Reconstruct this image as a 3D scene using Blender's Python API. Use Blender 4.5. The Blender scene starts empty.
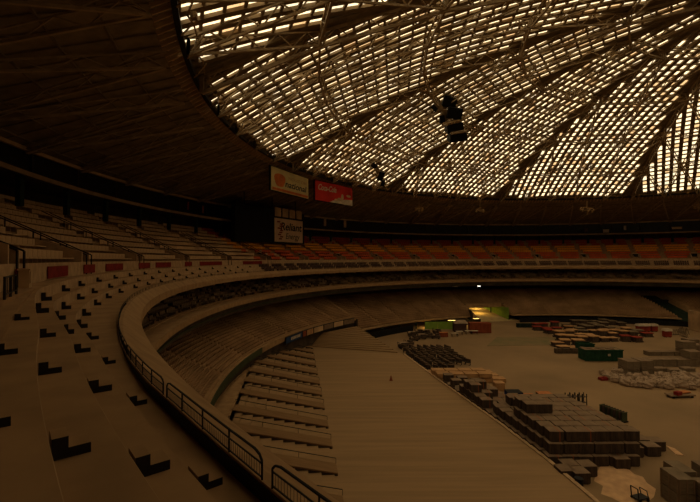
import bpy, math, random
import numpy as np
from mathutils import Vector, Matrix
random.seed(7); rng = np.random.default_rng(7)
S = bpy.context.scene; COL = S.collection
PI = math.pi
CX, CY, ZF = 58.719, 54.3961, 19.2          # dome centre as seen from the eye point, eye height over the field
F, PIT, ROL = 409.7822, 0.0198, -0.0035
CAM = np.array([-CX, -CY, ZF])
def ray(u, v):
    a, b = u-350, v-251
    c, s = math.cos(ROL), math.sin(ROL)
    x = (c*a+s*b)/F; zz = -(-s*a+c*b)/F
    c, s = math.cos(PIT), math.sin(PIT)
    return np.array([x, c-s*zz, s+c*zz])
def at(u, v, Y):                             # point at depth Y
    d = ray(u, v); return CAM + d*(Y/d[1])
def ground(u, v, z=0.0):                     # point on a level z
    d = ray(u, v); return CAM + d*((z-ZF)/d[2])
def oncyl(u, v, R):
    d = ray(u, v); a = d[0]**2+d[1]**2; b = -2*(d[0]*CX+d[1]*CY); c = CX*CX+CY*CY-R*R
    t = (-b+math.sqrt(max(b*b-4*a*c, 0)))/2/a; return CAM + d*t
def pol(R, az, z):                           # az in degrees about the dome axis, z relative to the eye
    a = math.radians(az); return np.array([R*math.cos(a), R*math.sin(a), z+ZF])
def azof(p): return math.degrees(math.atan2(p[1], p[0])) % 360

# ---------------------------------------------------------------- materials
def mat(name, c, rough=.85, c2=None, scale=1.5, detail=6, metal=0, bump=0, streak=None, contrast=(.35,.65)):
    m = bpy.data.materials.new(name); m.use_nodes = True; nt = m.node_tree; b = nt.nodes['Principled BSDF']
    b.inputs['Roughness'].default_value = rough; b.inputs['Metallic'].default_value = metal
    b.inputs['Specular IOR Level'].default_value = .15 if not metal else .5
    if c2 is None: c2 = tuple(x*.7 for x in c)
    tc = nt.nodes.new('ShaderNodeTexCoord'); mp = nt.nodes.new('ShaderNodeMapping')
    if streak: mp.inputs['Scale'].default_value = streak
    nt.links.new(tc.outputs['Object'], mp.inputs[0])
    n = nt.nodes.new('ShaderNodeTexNoise'); n.inputs['Scale'].default_value = scale; n.inputs['Detail'].default_value = detail
    nt.links.new(mp.outputs[0], n.inputs['Vector'])
    r = nt.nodes.new('ShaderNodeValToRGB'); r.color_ramp.elements[0].position = contrast[0]; r.color_ramp.elements[1].position = contrast[1]
    r.color_ramp.elements[0].color = (*c2, 1); r.color_ramp.elements[1].color = (*c, 1)
    nt.links.new(n.outputs['Fac'], r.inputs[0]); nt.links.new(r.outputs[0], b.inputs['Base Color'])
    if bump:
        bp = nt.nodes.new('ShaderNodeBump'); bp.inputs['Strength'].default_value = bump; bp.inputs['Distance'].default_value = .05
        nt.links.new(n.outputs['Fac'], bp.inputs['Height']); nt.links.new(bp.outputs[0], b.inputs['Normal'])
    return m
def emit(name, c, s):
    m = bpy.data.materials.new(name); m.use_nodes = True; b = m.node_tree.nodes['Principled BSDF']
    b.inputs['Base Color'].default_value = (.5, .4, .3, 1)
    b.inputs['Emission Color'].default_value = (*c, 1); b.inputs['Emission Strength'].default_value = s
    n = m.node_tree.nodes.new('ShaderNodeTexNoise'); n.inputs['Scale'].default_value = 3
    tc = m.node_tree.nodes.new('ShaderNodeTexCoord'); m.node_tree.links.new(tc.outputs['Object'], n.inputs['Vector'])
    r = m.node_tree.nodes.new('ShaderNodeValToRGB'); r.color_ramp.elements[0].color = (c[0]*.8, c[1]*.74, c[2]*.62, 1); r.color_ramp.elements[1].color = (*c, 1)
    r.color_ramp.elements[0].position = .3; r.color_ramp.elements[1].position = .5
    m.node_tree.links.new(n.outputs['Fac'], r.inputs[0]); m.node_tree.links.new(r.outputs[0], b.inputs['Emission Color'])
    return m
M = {}
M['dust'] = mat('dusty_concrete', (.385,.236,.112), c2=(.295,.18,.085), scale=1.3, bump=.2)
M['riser'] = mat('riser_concrete', (.52,.35,.19), c2=(.38,.25,.135), scale=2.2)
M['dirt'] = mat('dirt_floor', (.31,.20,.10), c2=(.21,.137,.07), scale=.09, detail=9, contrast=(.3,.7))
M['plank'] = mat('platform_dust', (.34,.215,.105), c2=(.28,.178,.087), scale=.8, detail=8, streak=(.12,2.2,1))
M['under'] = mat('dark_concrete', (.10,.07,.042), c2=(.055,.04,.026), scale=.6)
M['stepshade'] = mat('painted_step_shade', (.035,.026,.018), c2=(.02,.015,.011), scale=6)  # shade of the step sides, painted as a near-black colour
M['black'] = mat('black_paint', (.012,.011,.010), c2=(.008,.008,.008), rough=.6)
M['roof'] = mat('roof_decking', (.34,.255,.16), c2=(.22,.165,.10), scale=.8)
M['steel'] = mat('tan_painted_steel', (.46,.34,.20), c2=(.30,.22,.125), scale=1.2, rough=.6)
M['darksteel'] = mat('dark_steel', (.03,.024,.018), c2=(.018,.015,.012), rough=.5)
M['outer'] = mat('outer_truss_paint', (.52,.39,.24), c2=(.35,.26,.155), scale=1)
M['beam2'] = mat('dim_beam_paint', (.36,.25,.14), c2=(.26,.18,.10), scale=.8)
M['purlin'] = mat('purlin_paint', (.27,.20,.12), c2=(.18,.13,.075), scale=1.)
M['brass'] = mat('golden_conduit', (.5,.32,.13), c2=(.14,.09,.045), scale=4, rough=.45)  # golden tone broken by dark brown patches
M['beam'] = mat('light_beam_paint', (.62,.42,.22), c2=(.5,.33,.17), scale=.8)
M['seat_tan'] = mat('tan_seat', (.64,.43,.23), c2=(.42,.28,.15), scale=.35)
M['seat_orange'] = mat('orange_seat', (.95,.42,.03), c2=(.8,.34,.025), scale=.4)
M['seat_red'] = mat('red_orange_seat', (.68,.13,.035), c2=(.52,.10,.03), scale=.4)
M['seat_maroon'] = mat('maroon_seat', (.50,.075,.025), c2=(.40,.06,.02), scale=.4)
M['seat_purple'] = mat('purple_brown_seat', (.10,.055,.042), c2=(.065,.036,.03), scale=.4)
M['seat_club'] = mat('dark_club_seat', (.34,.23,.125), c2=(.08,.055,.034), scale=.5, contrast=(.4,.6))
M['seat_brown'] = mat('brown_dusty_seat', (.46,.28,.14), c2=(.25,.15,.075), scale=.25)
M['redcloth'] = mat('red_cloth', (.24,.022,.014), c2=(.15,.015,.010), scale=2)
M['green'] = mat('green_paint', (.06,.07,.03), c2=(.045,.05,.022), scale=1)
M['darkgreen'] = mat('dark_green_paint', (.02,.032,.018), c2=(.012,.02,.012), scale=.7)
M['limegreen'] = mat('lime_panel', (.26,.42,.06), c2=(.2,.33,.05), scale=.8)
M['yellowfloor'] = mat('ramp_concrete', (.55,.42,.2), c2=(.42,.31,.15), scale=.7)
M['crate'] = mat('dark_crate', (.10,.066,.043), c2=(.052,.036,.025), scale=1.5, streak=(3,3,.4))
M['crate2'] = mat('grey_batten', (.25,.185,.115), c2=(.18,.13,.08), scale=1.4)
M['lid'] = mat('dusty_lid', (.25,.168,.10), c2=(.18,.12,.072), scale=1.2)
M['strap'] = mat('orange_strap', (.35,.10,.03), scale=2)
M['tanwood'] = mat('tan_wood', (.52,.29,.125), c2=(.35,.195,.085), scale=1, streak=(1,4,1))
M['greywood'] = mat('grey_wood', (.21,.155,.095), c2=(.145,.105,.065), scale=1.4, streak=(.6,.6,4))
M['plastic'] = mat('pale_plastic', (.36,.255,.17), c2=(.27,.19,.12), scale=1.6, rough=.7, bump=.3)
M['white'] = mat('off_white', (.6,.5,.36), c2=(.45,.36,.25), scale=1.2)
M['blue'] = mat('blue_tarp', (.02,.045,.20), c2=(.015,.03,.13), scale=2)
M['orange'] = mat('orange_wrap', (.55,.21,.07), c2=(.4,.14,.045), scale=2)
M['redpaint'] = mat('red_paint', (.30,.04,.02), c2=(.2,.03,.016), scale=1)
M['rust'] = mat('rust_red_container', (.30,.075,.03), c2=(.2,.05,.02), scale=.8, streak=(6,6,.6))
M['dumpster'] = mat('dumpster_green', (.018,.06,.028), c2=(.012,.042,.02), scale=1.5)
M['turf'] = mat('worn_turf', (.15,.135,.06), c2=(.24,.16,.08), scale=.35, contrast=(.3,.7))
M['board'] = mat('worn_board', (.25,.145,.065), c2=(.20,.115,.05), scale=1.5, streak=(.3,3,1))
M['sand'] = mat('pale_sand', (.62,.385,.20), c2=(.48,.29,.15), scale=1.4, bump=.3)
M['pane1'] = emit('daylit_pane', (1.0,.77,.44), 2.0)
M['pane2'] = emit('golden_pane', (1.0,.64,.29), 1.2)
M['pane3'] = emit('cream_pane', (1.0,.80,.50), 1.55)
M['tube'] = emit('lamp_tube', (1.0,.62,.16), 4.0)
M['lampw'] = emit('white_lamp', (1.0,.9,.75), 5.0)
M['suite'] = mat('suite_glass', (.025,.019,.014), c2=(.012,.01,.008), rough=.3)
M['signcream'] = mat('cream_sign', (.62,.50,.22), c2=(.5,.42,.2), scale=.4)
M['signred'] = mat('red_sign', (.60,.035,.02), c2=(.5,.03,.018), scale=.5)
M['signwhite'] = mat('reliant_white', (.80,.60,.40), c2=(.7,.52,.34), scale=.5)
M['ink'] = mat('sign_ink', (.02,.02,.035), c2=(.015,.015,.025))
M['signorange'] = mat('sign_orange', (.6,.16,.03), c2=(.45,.12,.03), scale=.8)
M['bluebanner'] = mat('blue_banner', (.03,.06,.14), scale=1)

# ---------------------------------------------------------------- mesh helpers
def tag(o, label=None, cat=None, group=None, kind=None):
    if label: o['label'] = label
    if cat: o['category'] = cat
    if group: o['group'] = group
    if kind: o['kind'] = kind
    return o
class MB:
    def __init__(s): s.v=[]; s.f=[]; s.m=[]; s.n=0
    def add(s, V, Fc, mi=0):
        V = np.asarray(V, float); s.v.append(V)
        for f in Fc: s.f.append(tuple(i+s.n for i in f)); s.m.append(mi)
        s.n += len(V); return s
    def box(s, c, size, rz=0, mi=0, top=(1,1)):
        x, y, z = [k/2 for k in size]
        V = np.array([(-x,-y,-z),(x,-y,-z),(x,y,-z),(-x,y,-z),(-x*top[0],-y*top[1],z),(x*top[0],-y*top[1],z),(x*top[0],y*top[1],z),(-x*top[0],y*top[1],z)])
        if rz:
            ca, sa = math.cos(rz), math.sin(rz); V = V @ np.array([[ca,sa,0],[-sa,ca,0],[0,0,1]])
        return s.add(V+np.asarray(c, float), BF, mi)
    def bar(s, a, b, w, h=None, mi=0):
        a = np.asarray(a,float); b = np.asarray(b,float); h = h or w
        d = b-a; L = np.linalg.norm(d)
        if L < 1e-6: return s
        d /= L; up = np.array([0,0,1.]) if abs(d[2]) < .95 else np.array([1.,0,0])
        x = np.cross(d, up); x /= np.linalg.norm(x); y = np.cross(x, d)
        V = [p + sx*x*w/2 + sy*y*h/2 for p in (a,b) for sx,sy in ((-1,-1),(1,-1),(1,1),(-1,1))]
        return s.add(V, [(3,2,1,0),(4,5,6,7),(0,1,5,4),(1,2,6,5),(2,3,7,6),(3,0,4,7)], mi)
    def tube(s, pts, w, mi=0):
        for a, b in zip(pts[:-1], pts[1:]): s.bar(a, b, w, w, mi)
        return s
    def prism(s, poly, z0, z1, mi=0):
        n = len(poly); V = [(p[0],p[1],z0) for p in poly]+[(p[0],p[1],z1) for p in poly]
        Fc = [tuple(range(n-1,-1,-1)), tuple(range(n,2*n))]+[(i,(i+1)%n,n+(i+1)%n,n+i) for i in range(n)]
        return s.add(V, Fc, mi)
    def inst(s, V, Fc, mats, mi=0):            # many transforms (N,4,4) of one template
        V = np.asarray(V, float); N = len(mats)
        P = np.einsum('nij,vj->nvi', mats[:, :3, :3], V) + mats[:, None, :3, 3]
        base = s.n
        s.v.append(P.reshape(-1, 3)); k = len(V)
        for i in range(N):
            o = base+i*k
            for f in Fc: s.f.append(tuple(j+o for j in f)); s.m.append(mi)
        s.n += N*k; return s
    def build(s, name, mats, parent=None, smooth=False):
        if not isinstance(mats, (list, tuple)): mats = [mats]
        me = bpy.data.meshes.new(name)
        V = np.concatenate(s.v) if s.v else np.zeros((0,3))
        o = bpy.data.objects.new(name, me)
        org = getattr(s, 'org', None)
        if org is not None:
            V = V-np.asarray(org); o.location = org
        me.from_pydata(V.tolist(), [], s.f)
        for m in mats: me.materials.append(m)
        if len(mats) > 1: me.polygons.foreach_set('material_index', s.m)
        if smooth: me.polygons.foreach_set('use_smooth', [True]*len(me.polygons))
        me.update(); COL.objects.link(o)
        if parent: o.parent = parent
        return o
BF = [(3,2,1,0),(4,5,6,7),(0,1,5,4),(1,2,6,5),(2,3,7,6),(3,0,4,7)]
def empty(name, loc, rz=0, label=None, cat=None, group=None):
    o = bpy.data.objects.new(name, None); COL.objects.link(o); o.location = loc; o.rotation_euler = (0,0,rz); o.empty_display_size = .2
    return tag(o, label, cat, group)
def copy_tree(o, loc=None, rz=None, label=None, group=None, parent=None, scale=None):
    c = o.copy(); COL.objects.link(c)
    if parent: c.parent = parent
    if loc is not None: c.location = loc
    if rz is not None: c.rotation_euler = (0,0,rz)
    if scale is not None: c.scale = scale
    if label: c['label'] = label
    if group: c['group'] = group
    for ch in KIDS.get(o.name, []): copy_tree(ch, parent=c)
    return c
KIDS = {}
def reg(o, *ch):
    KIDS[o.name] = list(ch); return o
def revolve(prof, a0, a1, step=1.0, mb=None, mi=0, fR=None, caps=True):
    """sweep a closed (R, z) outline, z relative to the eye, about the dome axis"""
    mb = mb or MB(); n = max(2, int(round(abs(a1-a0)/step))+1); full = abs(a1-a0) >= 359.9
    azs = np.linspace(a0, a1, n)[:-1] if full else np.linspace(a0, a1, n)
    k = len(prof); V = []
    for a in azs:
        for j, (R, z) in enumerate(prof):
            if fR: R, z, aa = fR(R, z, a, j)
            else: aa = a
            V.append(pol(R, aa, z))
    Fc = []; N = len(azs)
    for i in range(N if full else N-1):
        i2 = (i+1) % N
        for j in range(k):
            j2 = (j+1) % k
            Fc.append((i*k+j, i*k+j2, i2*k+j2, i2*k+j))
    if caps and not full: Fc += [tuple(range(k-1,-1,-1)), tuple((N-1)*k+j for j in range(k))]
    return mb.add(V, Fc, mi)
def struct(o, label=None): return tag(o, label, kind='structure')

# ---------------------------------------------------------------- camera and world
cd = bpy.data.cameras.new('camera'); cam = bpy.data.objects.new('camera', cd); COL.objects.link(cam)
fw = ray(350, 251); rt = ray(351, 251)-fw; up = fw-ray(350, 252)
rt, up, fw = [Vector(x).normalized() for x in (rt, up, fw)]
mw = Matrix((( rt.x, up.x, -fw.x, CAM[0]), (rt.y, up.y, -fw.y, CAM[1]), (rt.z, up.z, -fw.z, CAM[2]), (0,0,0,1)))
cam.matrix_world = mw; cd.sensor_width = 36; cd.lens = F/700*36; cd.clip_end = 600; cd.clip_start = .05
S.camera = cam
w = bpy.data.worlds.new('world'); S.world = w; w.use_nodes = True
w.node_tree.nodes['Background'].inputs[0].default_value = (1,.8,.5,1); w.node_tree.nodes['Background'].inputs[1].default_value = .6
S.view_settings.view_transform = 'Standard'; S.view_settings.look = 'None'; S.view_settings.gamma = 1
S.view_settings.use_curve_mapping = False; S.view_settings.exposure = 0.06

# ---------------------------------------------------------------- dome roof
RA, HA, HT = 75.15, 19.7053, 38.1784
RS = (RA*RA+(HT-HA)**2)/(2*(HT-HA)); ZC = HT-RS
def dz(r): return ZC+math.sqrt(max(RS*RS-r*r, 0))
RIB0 = math.degrees(1.1984)
# opaque decking above the panes
prof = [(0.01, dz(0)+1.2)]+[(r, dz(r)+.55) for r in np.linspace(6, 77.4, 24)]
mb = MB(); n = 120; V = []
for i in range(n):
    for (R, z) in prof: V.append(pol(R, i*360/n, z))
k = len(prof)
Fc = [(i*k+j, i*k+j+1, ((i+1)%n)*k+j+1, ((i+1)%n)*k+j) for i in range(n) for j in range(k-1)]
mb.add(V, Fc); struct(mb.build('ceiling', M['roof']), 'domed roof decking over the whole arena')
# pane grid, one per sector
TP, RP, PW, PL = 1.72, 1.80, .90, 1.50
def sect_frame(a):
    a = math.radians(a); e = np.array([math.cos(a), math.sin(a)]); t = np.array([-math.sin(a), math.cos(a)]); return e, t
ord12 = ['first','second','third','fourth','fifth','sixth','seventh','eighth','ninth','tenth','eleventh','twelfth']
for s_ in range(12):
    ac = RIB0+15+30*s_; e, t = sect_frame(ac)
    panes = MB(); well = MB()
    ncol = 13
    for j in range(-ncol, ncol):
        y = (j+.5)*TP
        x0 = (abs(y)+PW/2+.75/math.cos(math.radians(15)))/math.tan(math.radians(15))
        xs = []
        for i in range(4, 46):
            x = i*RP+.4
            if x-PL/2 < x0 or x-PL/2 < 9: continue
            if math.hypot(x+PL/2, abs(y)+PW/2) > RA+1.0: continue
            xs.append(x)
            def P(dx, dy, dzz):
                px, py = x+dx, y+dy; q = e*px+t*py
                return np.array([q[0], q[1], dz(math.hypot(px, py))+ZF+dzz])
            V = [P(-PL/2,-PW/2,.25),P(PL/2,-PW/2,.25),P(PL/2,PW/2,.25),P(-PL/2,PW/2,.25)]
            V += [v+np.array([0,0,.06]) for v in V]
            rr = rng.random()
            panes.add(V, BF, 0 if rr < .62 else (2 if rr < .86 else 1))
            # cross bar on the outer side of this pane
            well.bar(P(PL/2+(RP-PL)/2,-TP/2,.12), P(PL/2+(RP-PL)/2,TP/2,.12), RP-PL, .35)
    # longitudinal opaque strips
    for j in range(-ncol-1, ncol+1):
        y = (j+1)*TP
        x0 = max(8.5, abs(y)/math.tan(math.radians(15)))
        x1 = math.sqrt(max((RA+1.0)**2-y*y, 0))
        if x1-x0 < 1: continue
        m_ = max(2, int((x1-x0)/4)+1); xx = np.linspace(x0, x1, m_)
        for a_, b_ in zip(xx[:-1], xx[1:]):
            pa, pb = e*a_+t*y, e*b_+t*y
            well.bar((pa[0],pa[1],dz(math.hypot(a_,y))+ZF+.1), (pb[0],pb[1],dz(math.hypot(b_,y))+ZF+.1), TP-PW, .34)
    struct(panes.build('window_%d' % (s_+1), [M['pane1'], M['pane2'], M['pane3']]), 'field of daylit skylight panes in one roof sector')
    struct(well.build('trim_%d' % (s_+1), M['purlin']), 'strips and bars between the skylight panes of one roof sector')
# solid boards beside the main ribs
mb = MB()
for s_ in range(12):
    a = RIB0+30*s_; e, t = sect_frame(a)
    rr = np.linspace(1, RA-.2, 16)
    for a_, b_ in zip(rr[:-1], rr[1:]):
        pa, pb = e*a_, e*b_; mb.bar((pa[0],pa[1],dz(a_)+ZF+.15), (pb[0],pb[1],dz(b_)+ZF+.15), 1.5, .3)
struct(mb.build('trim_13', M['roof']), 'solid roof strips along the main ribs')
mb = MB(); mb.inst
V = [pol(0.01,0,dz(0)-.1)]+[pol(8.7, i*15, dz(8.7)-.1) for i in range(24)]; V += [v+np.array([0,0,.5]) for v in V]
mb.add(V, [(0,1+(i+1)%24,1+i) for i in range(24)]+[(25,26+i,26+(i+1)%24) for i in range(24)]+[(1+i,1+(i+1)%24,26+(i+1)%24,26+i) for i in range(24)])
struct(mb.build('trim_14', M['roof']), 'solid round cap at the crown of the roof')

# roof frame: one welded thing, its trusses as parts
frame = empty('roof_frame', (0,0,ZF+HA), label='lattice steel frame carrying the skylit dome over the arena', cat='roof frame')
def truss(name, pts, depth=1.5, cw=.24, ww=.12, panel=1.9, off=.35, material='steel', parent=frame, zoff=None):
    mb = MB()
    pts = [np.asarray(p, float) for p in pts]
    for a, b in zip(pts[:-1], pts[1:]):
        ta, tb = a-np.array([0,0,off]), b-np.array([0,0,off]); ba, bb = ta-np.array([0,0,depth]), tb-np.array([0,0,depth])
        mb.bar(ta, tb, cw*.8); mb.bar(ba, bb, cw, cw*1.1)
        n = max(2, int(round(np.linalg.norm(b-a)/panel/2))*2)
        for i in range(n):
            p, q = i/n, (i+1)/n
            if i % 2: mb.bar(ta+(tb-ta)*p, ba+(bb-ba)*q, ww)
            else: mb.bar(ba+(bb-ba)*p, ta+(tb-ta)*q, ww)
    for p in pts: mb.bar(p-np.array([0,0,off]), p-np.array([0,0,off+depth]), cw*1.2)
    o = mb.build(name, M[material]); o.parent = parent; o.matrix_parent_inverse = Matrix.Translation(-parent.location)
    return o
RINGS = [3.0, 18.0, 33.0, 48.0, 62.7, 75.2]
def node(k, s_, j):                            # node j of k on ring k in sector s
    a = RIB0+30*s_+(30*j/k if k else 0); r = RINGS[k]
    return pol(r, a, dz(r))
for s_ in range(12):
    truss('main_rib', [node(k, s_, 0) for k in range(0,6)], depth=1.7, cw=.32)
    for k in range(1, 5):
        truss('ring_truss', [node(k, s_, j) for j in range(k+1)], cw=.26, depth=1.5 if k < 5 else 1.0)
    for j in range(1, 5):
        truss('lattice_truss', [node(k, s_, j) for k in range(j, 6)], cw=.2)
        truss('lattice_truss', [node(k, s_, k-j) for k in range(j, 6)], cw=.2)

# curb round the skylit part, slatted, with dark catwalk pipe
mb = revolve([(77.9,18.3),(77.9,19.4),(77.3,19.6),(77.3,18.3)], 0, 360, 2)
struct(mb.build('trim_15', M['roof']), 'sloping curb round the skylit dome')
mb = MB()
for i in range(520):
    a = i*360/520
    mb.bar(pol(77.3,a,18.05), pol(75.9,a,18.9), .14, .35)
struct(mb.build('trim_16', M['beam']), 'slatted louvre ring at the foot of the skylit dome')
mb = revolve([(75.9,18.5),(75.9,18.95),(75.45,18.95),(75.45,18.5)], 0, 360, 2)
pipe = mb.build('catwalk', M['darksteel']); tag(pipe, 'dark ring catwalk hung at the foot of the skylit dome', 'catwalk')
mb = MB()
for i in range(240):
    a = i*1.5; zz = 19.2+.25*math.sin(i*1.7); rr = 74.6+.3*math.sin(i*2.3)
    mb.bar(pol(rr, a, zz), pol(74.6+.3*math.sin((i+1)*2.3), a+1.5, 19.1+.25*math.sin((i+1)*1.7)), .12, mi=0)
    if i % 2: mb.bar(pol(75.5,a,18.2), pol(74.2,a+.5,19.4), .1)
    if i % 3 == 0: mb.box(pol(74.4,a,18.9), (.45,.45,.5), i)
o = mb.build('conduit_run', M['brass']); o.parent = pipe; 

# outer opaque roof
RO, ZO = 97.5, 11.9
def rz(R): return 18.3+(R-77)*(ZO-18.3)/(RO-77)
mb = revolve([(77.0,18.35),(RO,ZO),(RO,ZO+.6),(77.0,18.95)], 0, 360, 2)
struct(mb.build('ceiling_rim', M['roof']), 'dark opaque roof ring outside the skylights')
mb = MB()
for R in (80.5,84,87.5,91,94):
    pts = [pol(R, a, rz(R)-.12) for a in range(0,361,3)]; mb.tube(pts, .16)
for a in range(0, 720):
    if a % 3 == 0: mb.bar(pol(77.3, a/2, rz(77.3)-.1), pol(96.5, a/2, rz(96.5)-.1), .1)
struct(mb.build('trim_17', M['purlin']), 'purlins under the outer roof')
for i in range(60):
    ai = RIB0+6*i
    if not (40 < ai % 360 < 235): continue
    mb = MB()
    for sgn in (-1, 1):
        a = pol(77.0, ai, 17.9); b = pol(94.8, ai+sgn*2.9, 12.3)
        d = np.array([0,0,1.3])
        mb.bar(a-d*.0, b, .12); a2 = a-d*1.1; b2 = b-d*.35; mb.bar(a2, b2, .2)
        for q in range(9):
            p0, p1 = q/9, (q+1)/9
            mb.bar((a+(b-a)*p0) if q%2 else (a2+(b2-a2)*p0), (a2+(b2-a2)*p1) if q%2 else (a+(b-a)*p1), .08)
    o = mb.build('perimeter_truss', M['outer']); o.parent = frame; o.matrix_parent_inverse = Matrix.Translation(-frame.location)

# ---------------------------------------------------------------- outer wall, suite ring, columns
mb = revolve([(97.4,-20),(97.4,12.4),(98.2,12.4),(98.2,-20)], 0, 360, 2)
struct(mb.build('wall_outer', M['under']), 'dark outer wall of the arena')
mb = revolve([(91.0,8.1),(91.0,8.5),(97.3,8.7),(97.3,8.3)], 0, 360, 2)
struct(mb.build('floor_suites', M['under']), 'floor slab of the suite ring under the roof')
mb = revolve([(90.85,8.12),(90.85,8.55),(91.05,8.55),(91.05,8.12)], 0, 360, 1)
struct(mb.build('trim_18', M['beam2']), 'lower pale beam along the suite ring')
mb = revolve([(94.9,12.15),(94.9,12.55),(95.3,12.55),(95.3,12.15)], 0, 360, 1)
struct(mb.build('trim_19', M['beam']), 'upper pale beam where the roof meets the suite ring')
mb = revolve([(95.6,8.6),(95.6,12.3),(95.9,12.3),(95.9,8.6)], 0, 360, 1)
struct(mb.build('wall_suites', M['suite']), 'dark glazed front of the suites')
mb = MB()
for i in range(72):
    a = i*5+4.6
    mb.bar(pol(95.4,a,8.6), pol(95.4,a,12.2), .18)
struct(mb.build('trim_20', M['under']), 'mullions of the suite front')
n_ = 0
for i in range(8, 48):
    a = i*5+4.6
    mb = MB(); mb.org = pol(91.6, a, 5.2); mb.bar(pol(91.6,a,5.2), pol(91.6,a,8.2), .5)
    mb.bar(pol(91.6,a,7.8), pol(91.2,a,8.15), .8, .3)
    tag(mb.build('column', M['darkgreen']), 'dark green column behind the top row, under the suite beam', 'column', 'columns under the suite ring')
# odd lit and pale patches in the suites
for (u, v, wpx, hpx, m_, nm, lab, cat) in [
    (203,209.5,2.0,7,'signorange','door','narrow orange door in the suite ring above the left seats','door'),
    (188,206,2.2,8,'redpaint','curtain','dark red curtain in the suite ring, left of the orange door','curtain'),
    (325,222.5,3,7,'beam','panel','pale upright panel in the suite ring right of the scoreboard','panel'),
    (345,224,3,7,'beam','panel','second pale upright panel in the suite ring right of the scoreboard','panel'),
    (606,231,5,3,'white','panel','small pale panel in the far suite ring, right of the light rig','panel'),
    (625,228,2,4,'white','panel','narrow pale panel in the far suite ring at right','panel'),
    (677,228,8,2,'beam','panel','low pale strip in the suite ring at far right','panel'),
    (586,230,3,3,'seat_purple','panel','small brown panel in the far suite ring under the light rig','panel')]:
    p = oncyl(u, v, 93.0); Y = p[1]-CAM[1]; wd, hg = wpx*Y/F, hpx*Y/F; a = math.radians(azof(p))
    mb = MB(); mb.org = p-np.array([0,0,hg/2]); mb.box(p, (.12, wd, hg), a); mb.box(p+np.array([0,0,hg/2]), (.2, wd*1.1, .1), a)
    tag(mb.build(nm, M[m_]), lab, cat)

# ---------------------------------------------------------------- seating decks
def rows_profile(R0, z0, tread, rise, n):
    """outline points going inward and down from the top row"""
    p = []
    for i in range(n-1, -1, -1):
        p += [(R0+tread*(i+1), z0+rise*i), (R0+tread*i, z0+rise*i)]
        if i: pass
    return p
A0, A1 = 18, 262
# upper deck: 16 seat rows above the cross aisle
UR, UZ, UT, UH, UN = 81.1, -.35, 1.55, .755, 9
prof = [(97.3, UZ+UH*UN)]+[(UR+UT*UN, UZ+UH*UN)]+rows_profile(UR, UZ, UT, UH, UN)+[(UR,-.97),(81.0,-.97)]
bot = [(78.0,-3.5),(90,-2.9),(97.3,-2.5)]
def rail_RZ(az):
    X = (200, 206, 210, 212.5, 214.6, 216.5, 218, 219)
    return float(np.interp(az, X, (77.65,77.68,77.82,77.97,78.14,78.29,78.36,78.35))), float(np.interp(az, X, (-2.26,-2.22,-2.15,-2.05,-1.95,-1.85,-1.80,-1.78)))
def near(R, z, a, j): return R, z, a
struct(revolve(prof+[(81.0,-3.2),(97.3,-2.6)], A0, A1, 1, caps=True).build('floor_upper_deck', M['dust']), 'stepped dusty concrete of the upper seating deck')
# lower terraces, seats removed: edges drift and flatten towards the near end
def lift(a):
    t = min(max((a-209.5)/6.5, 0), 1); return t*t*(3-2*t)
EDGE = [((80.29,-.97,-.975),(80.75,-.97,-1.25)), ((80.285,-.975,-.98),(80.2,-1.25,-1.43)),
        ((80.28,-.98,-1.44),(79.68,-1.43,-1.61)), ((79.84,-1.44,-1.93),(79.15,-1.61,-1.79)), ((79.2,-1.93,-2.3),(78.74,-1.79,-1.93))]
def edge_(k, a):
    l = lift(a); f, n_ = EDGE[k]; return [f[i]*(1-l)+n_[i]*l for i in range(3)]
def terr(R, z, a, j):
    if j < 10:
        e = edge_(j//2, a); return e[0], e[1+j % 2], a
    if j == 10: return rail_RZ(a)[0], edge_(4, a)[2], a
    return [(rail_RZ(a)[0],-3.3),(81.05,-3.3),(81.05,-.97)][j-11]+(a,)
struct(revolve([(0,0)]*14, A0, A1, .5, fR=terr).build('floor_terraces', M['dust']), 'bare concrete terraces in front of the cross aisle')
mb = MB()
for k in (2,3,4):
    def rf(R, z, a, j, k=k):
        e = edge_(k, a); return e[0]-(0 if j < 2 else .008), (e[1]-.012 if j in (1,2) else e[2]), a
    revolve([(0,0)]*4, A0, A1, .5, mb, fR=rf)
struct(mb.build('trim_21', M['riser']), 'pale upright faces of the bare terraces')
# parapet, sloping ledge and edge
mb = MB()
def par(R, z, a, j):
    rR, rz_ = rail_RZ(a)
    if j in (0,1): return rR+.012, (rz_ if j == 1 else -3.2), a
    if j == 2: return rR-.12, rz_-.03, a
    return R, z, a
revolve([(0,0),(0,0),(0,0),(77.0,-2.775),(77.0,-3.35),(78.2,-3.35)], A0, A1, .5, mb, fR=par)
struct(mb.build('trim_22', M['dust']), 'wide sloping concrete ledge at the front of the upper deck')
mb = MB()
revolve([(0,0)]*4, A0, A1, .5, mb, fR=lambda R,z,a,j: ((rail_RZ(a)[0]+(.016 if j in (0,1) else .026)), ((rail_RZ(a)[1]-.02) if j in (1,2) else -2.31), a))  # shade behind the parapet, painted on as a thin black strip
struct(mb.build('trim_23', M['black']), 'back of the parapet under the railing, its shade painted black')
# cross-aisle wall
mb = MB(); revolve([(UR-.06,-.97),(UR-.06,-.12),(UR+.06,-.12),(UR+.06,-.97)], A0, A1, 1, mb)
struct(mb.build('wall_cross_aisle', M['riser']), 'low concrete wall along the cross aisle')
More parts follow.
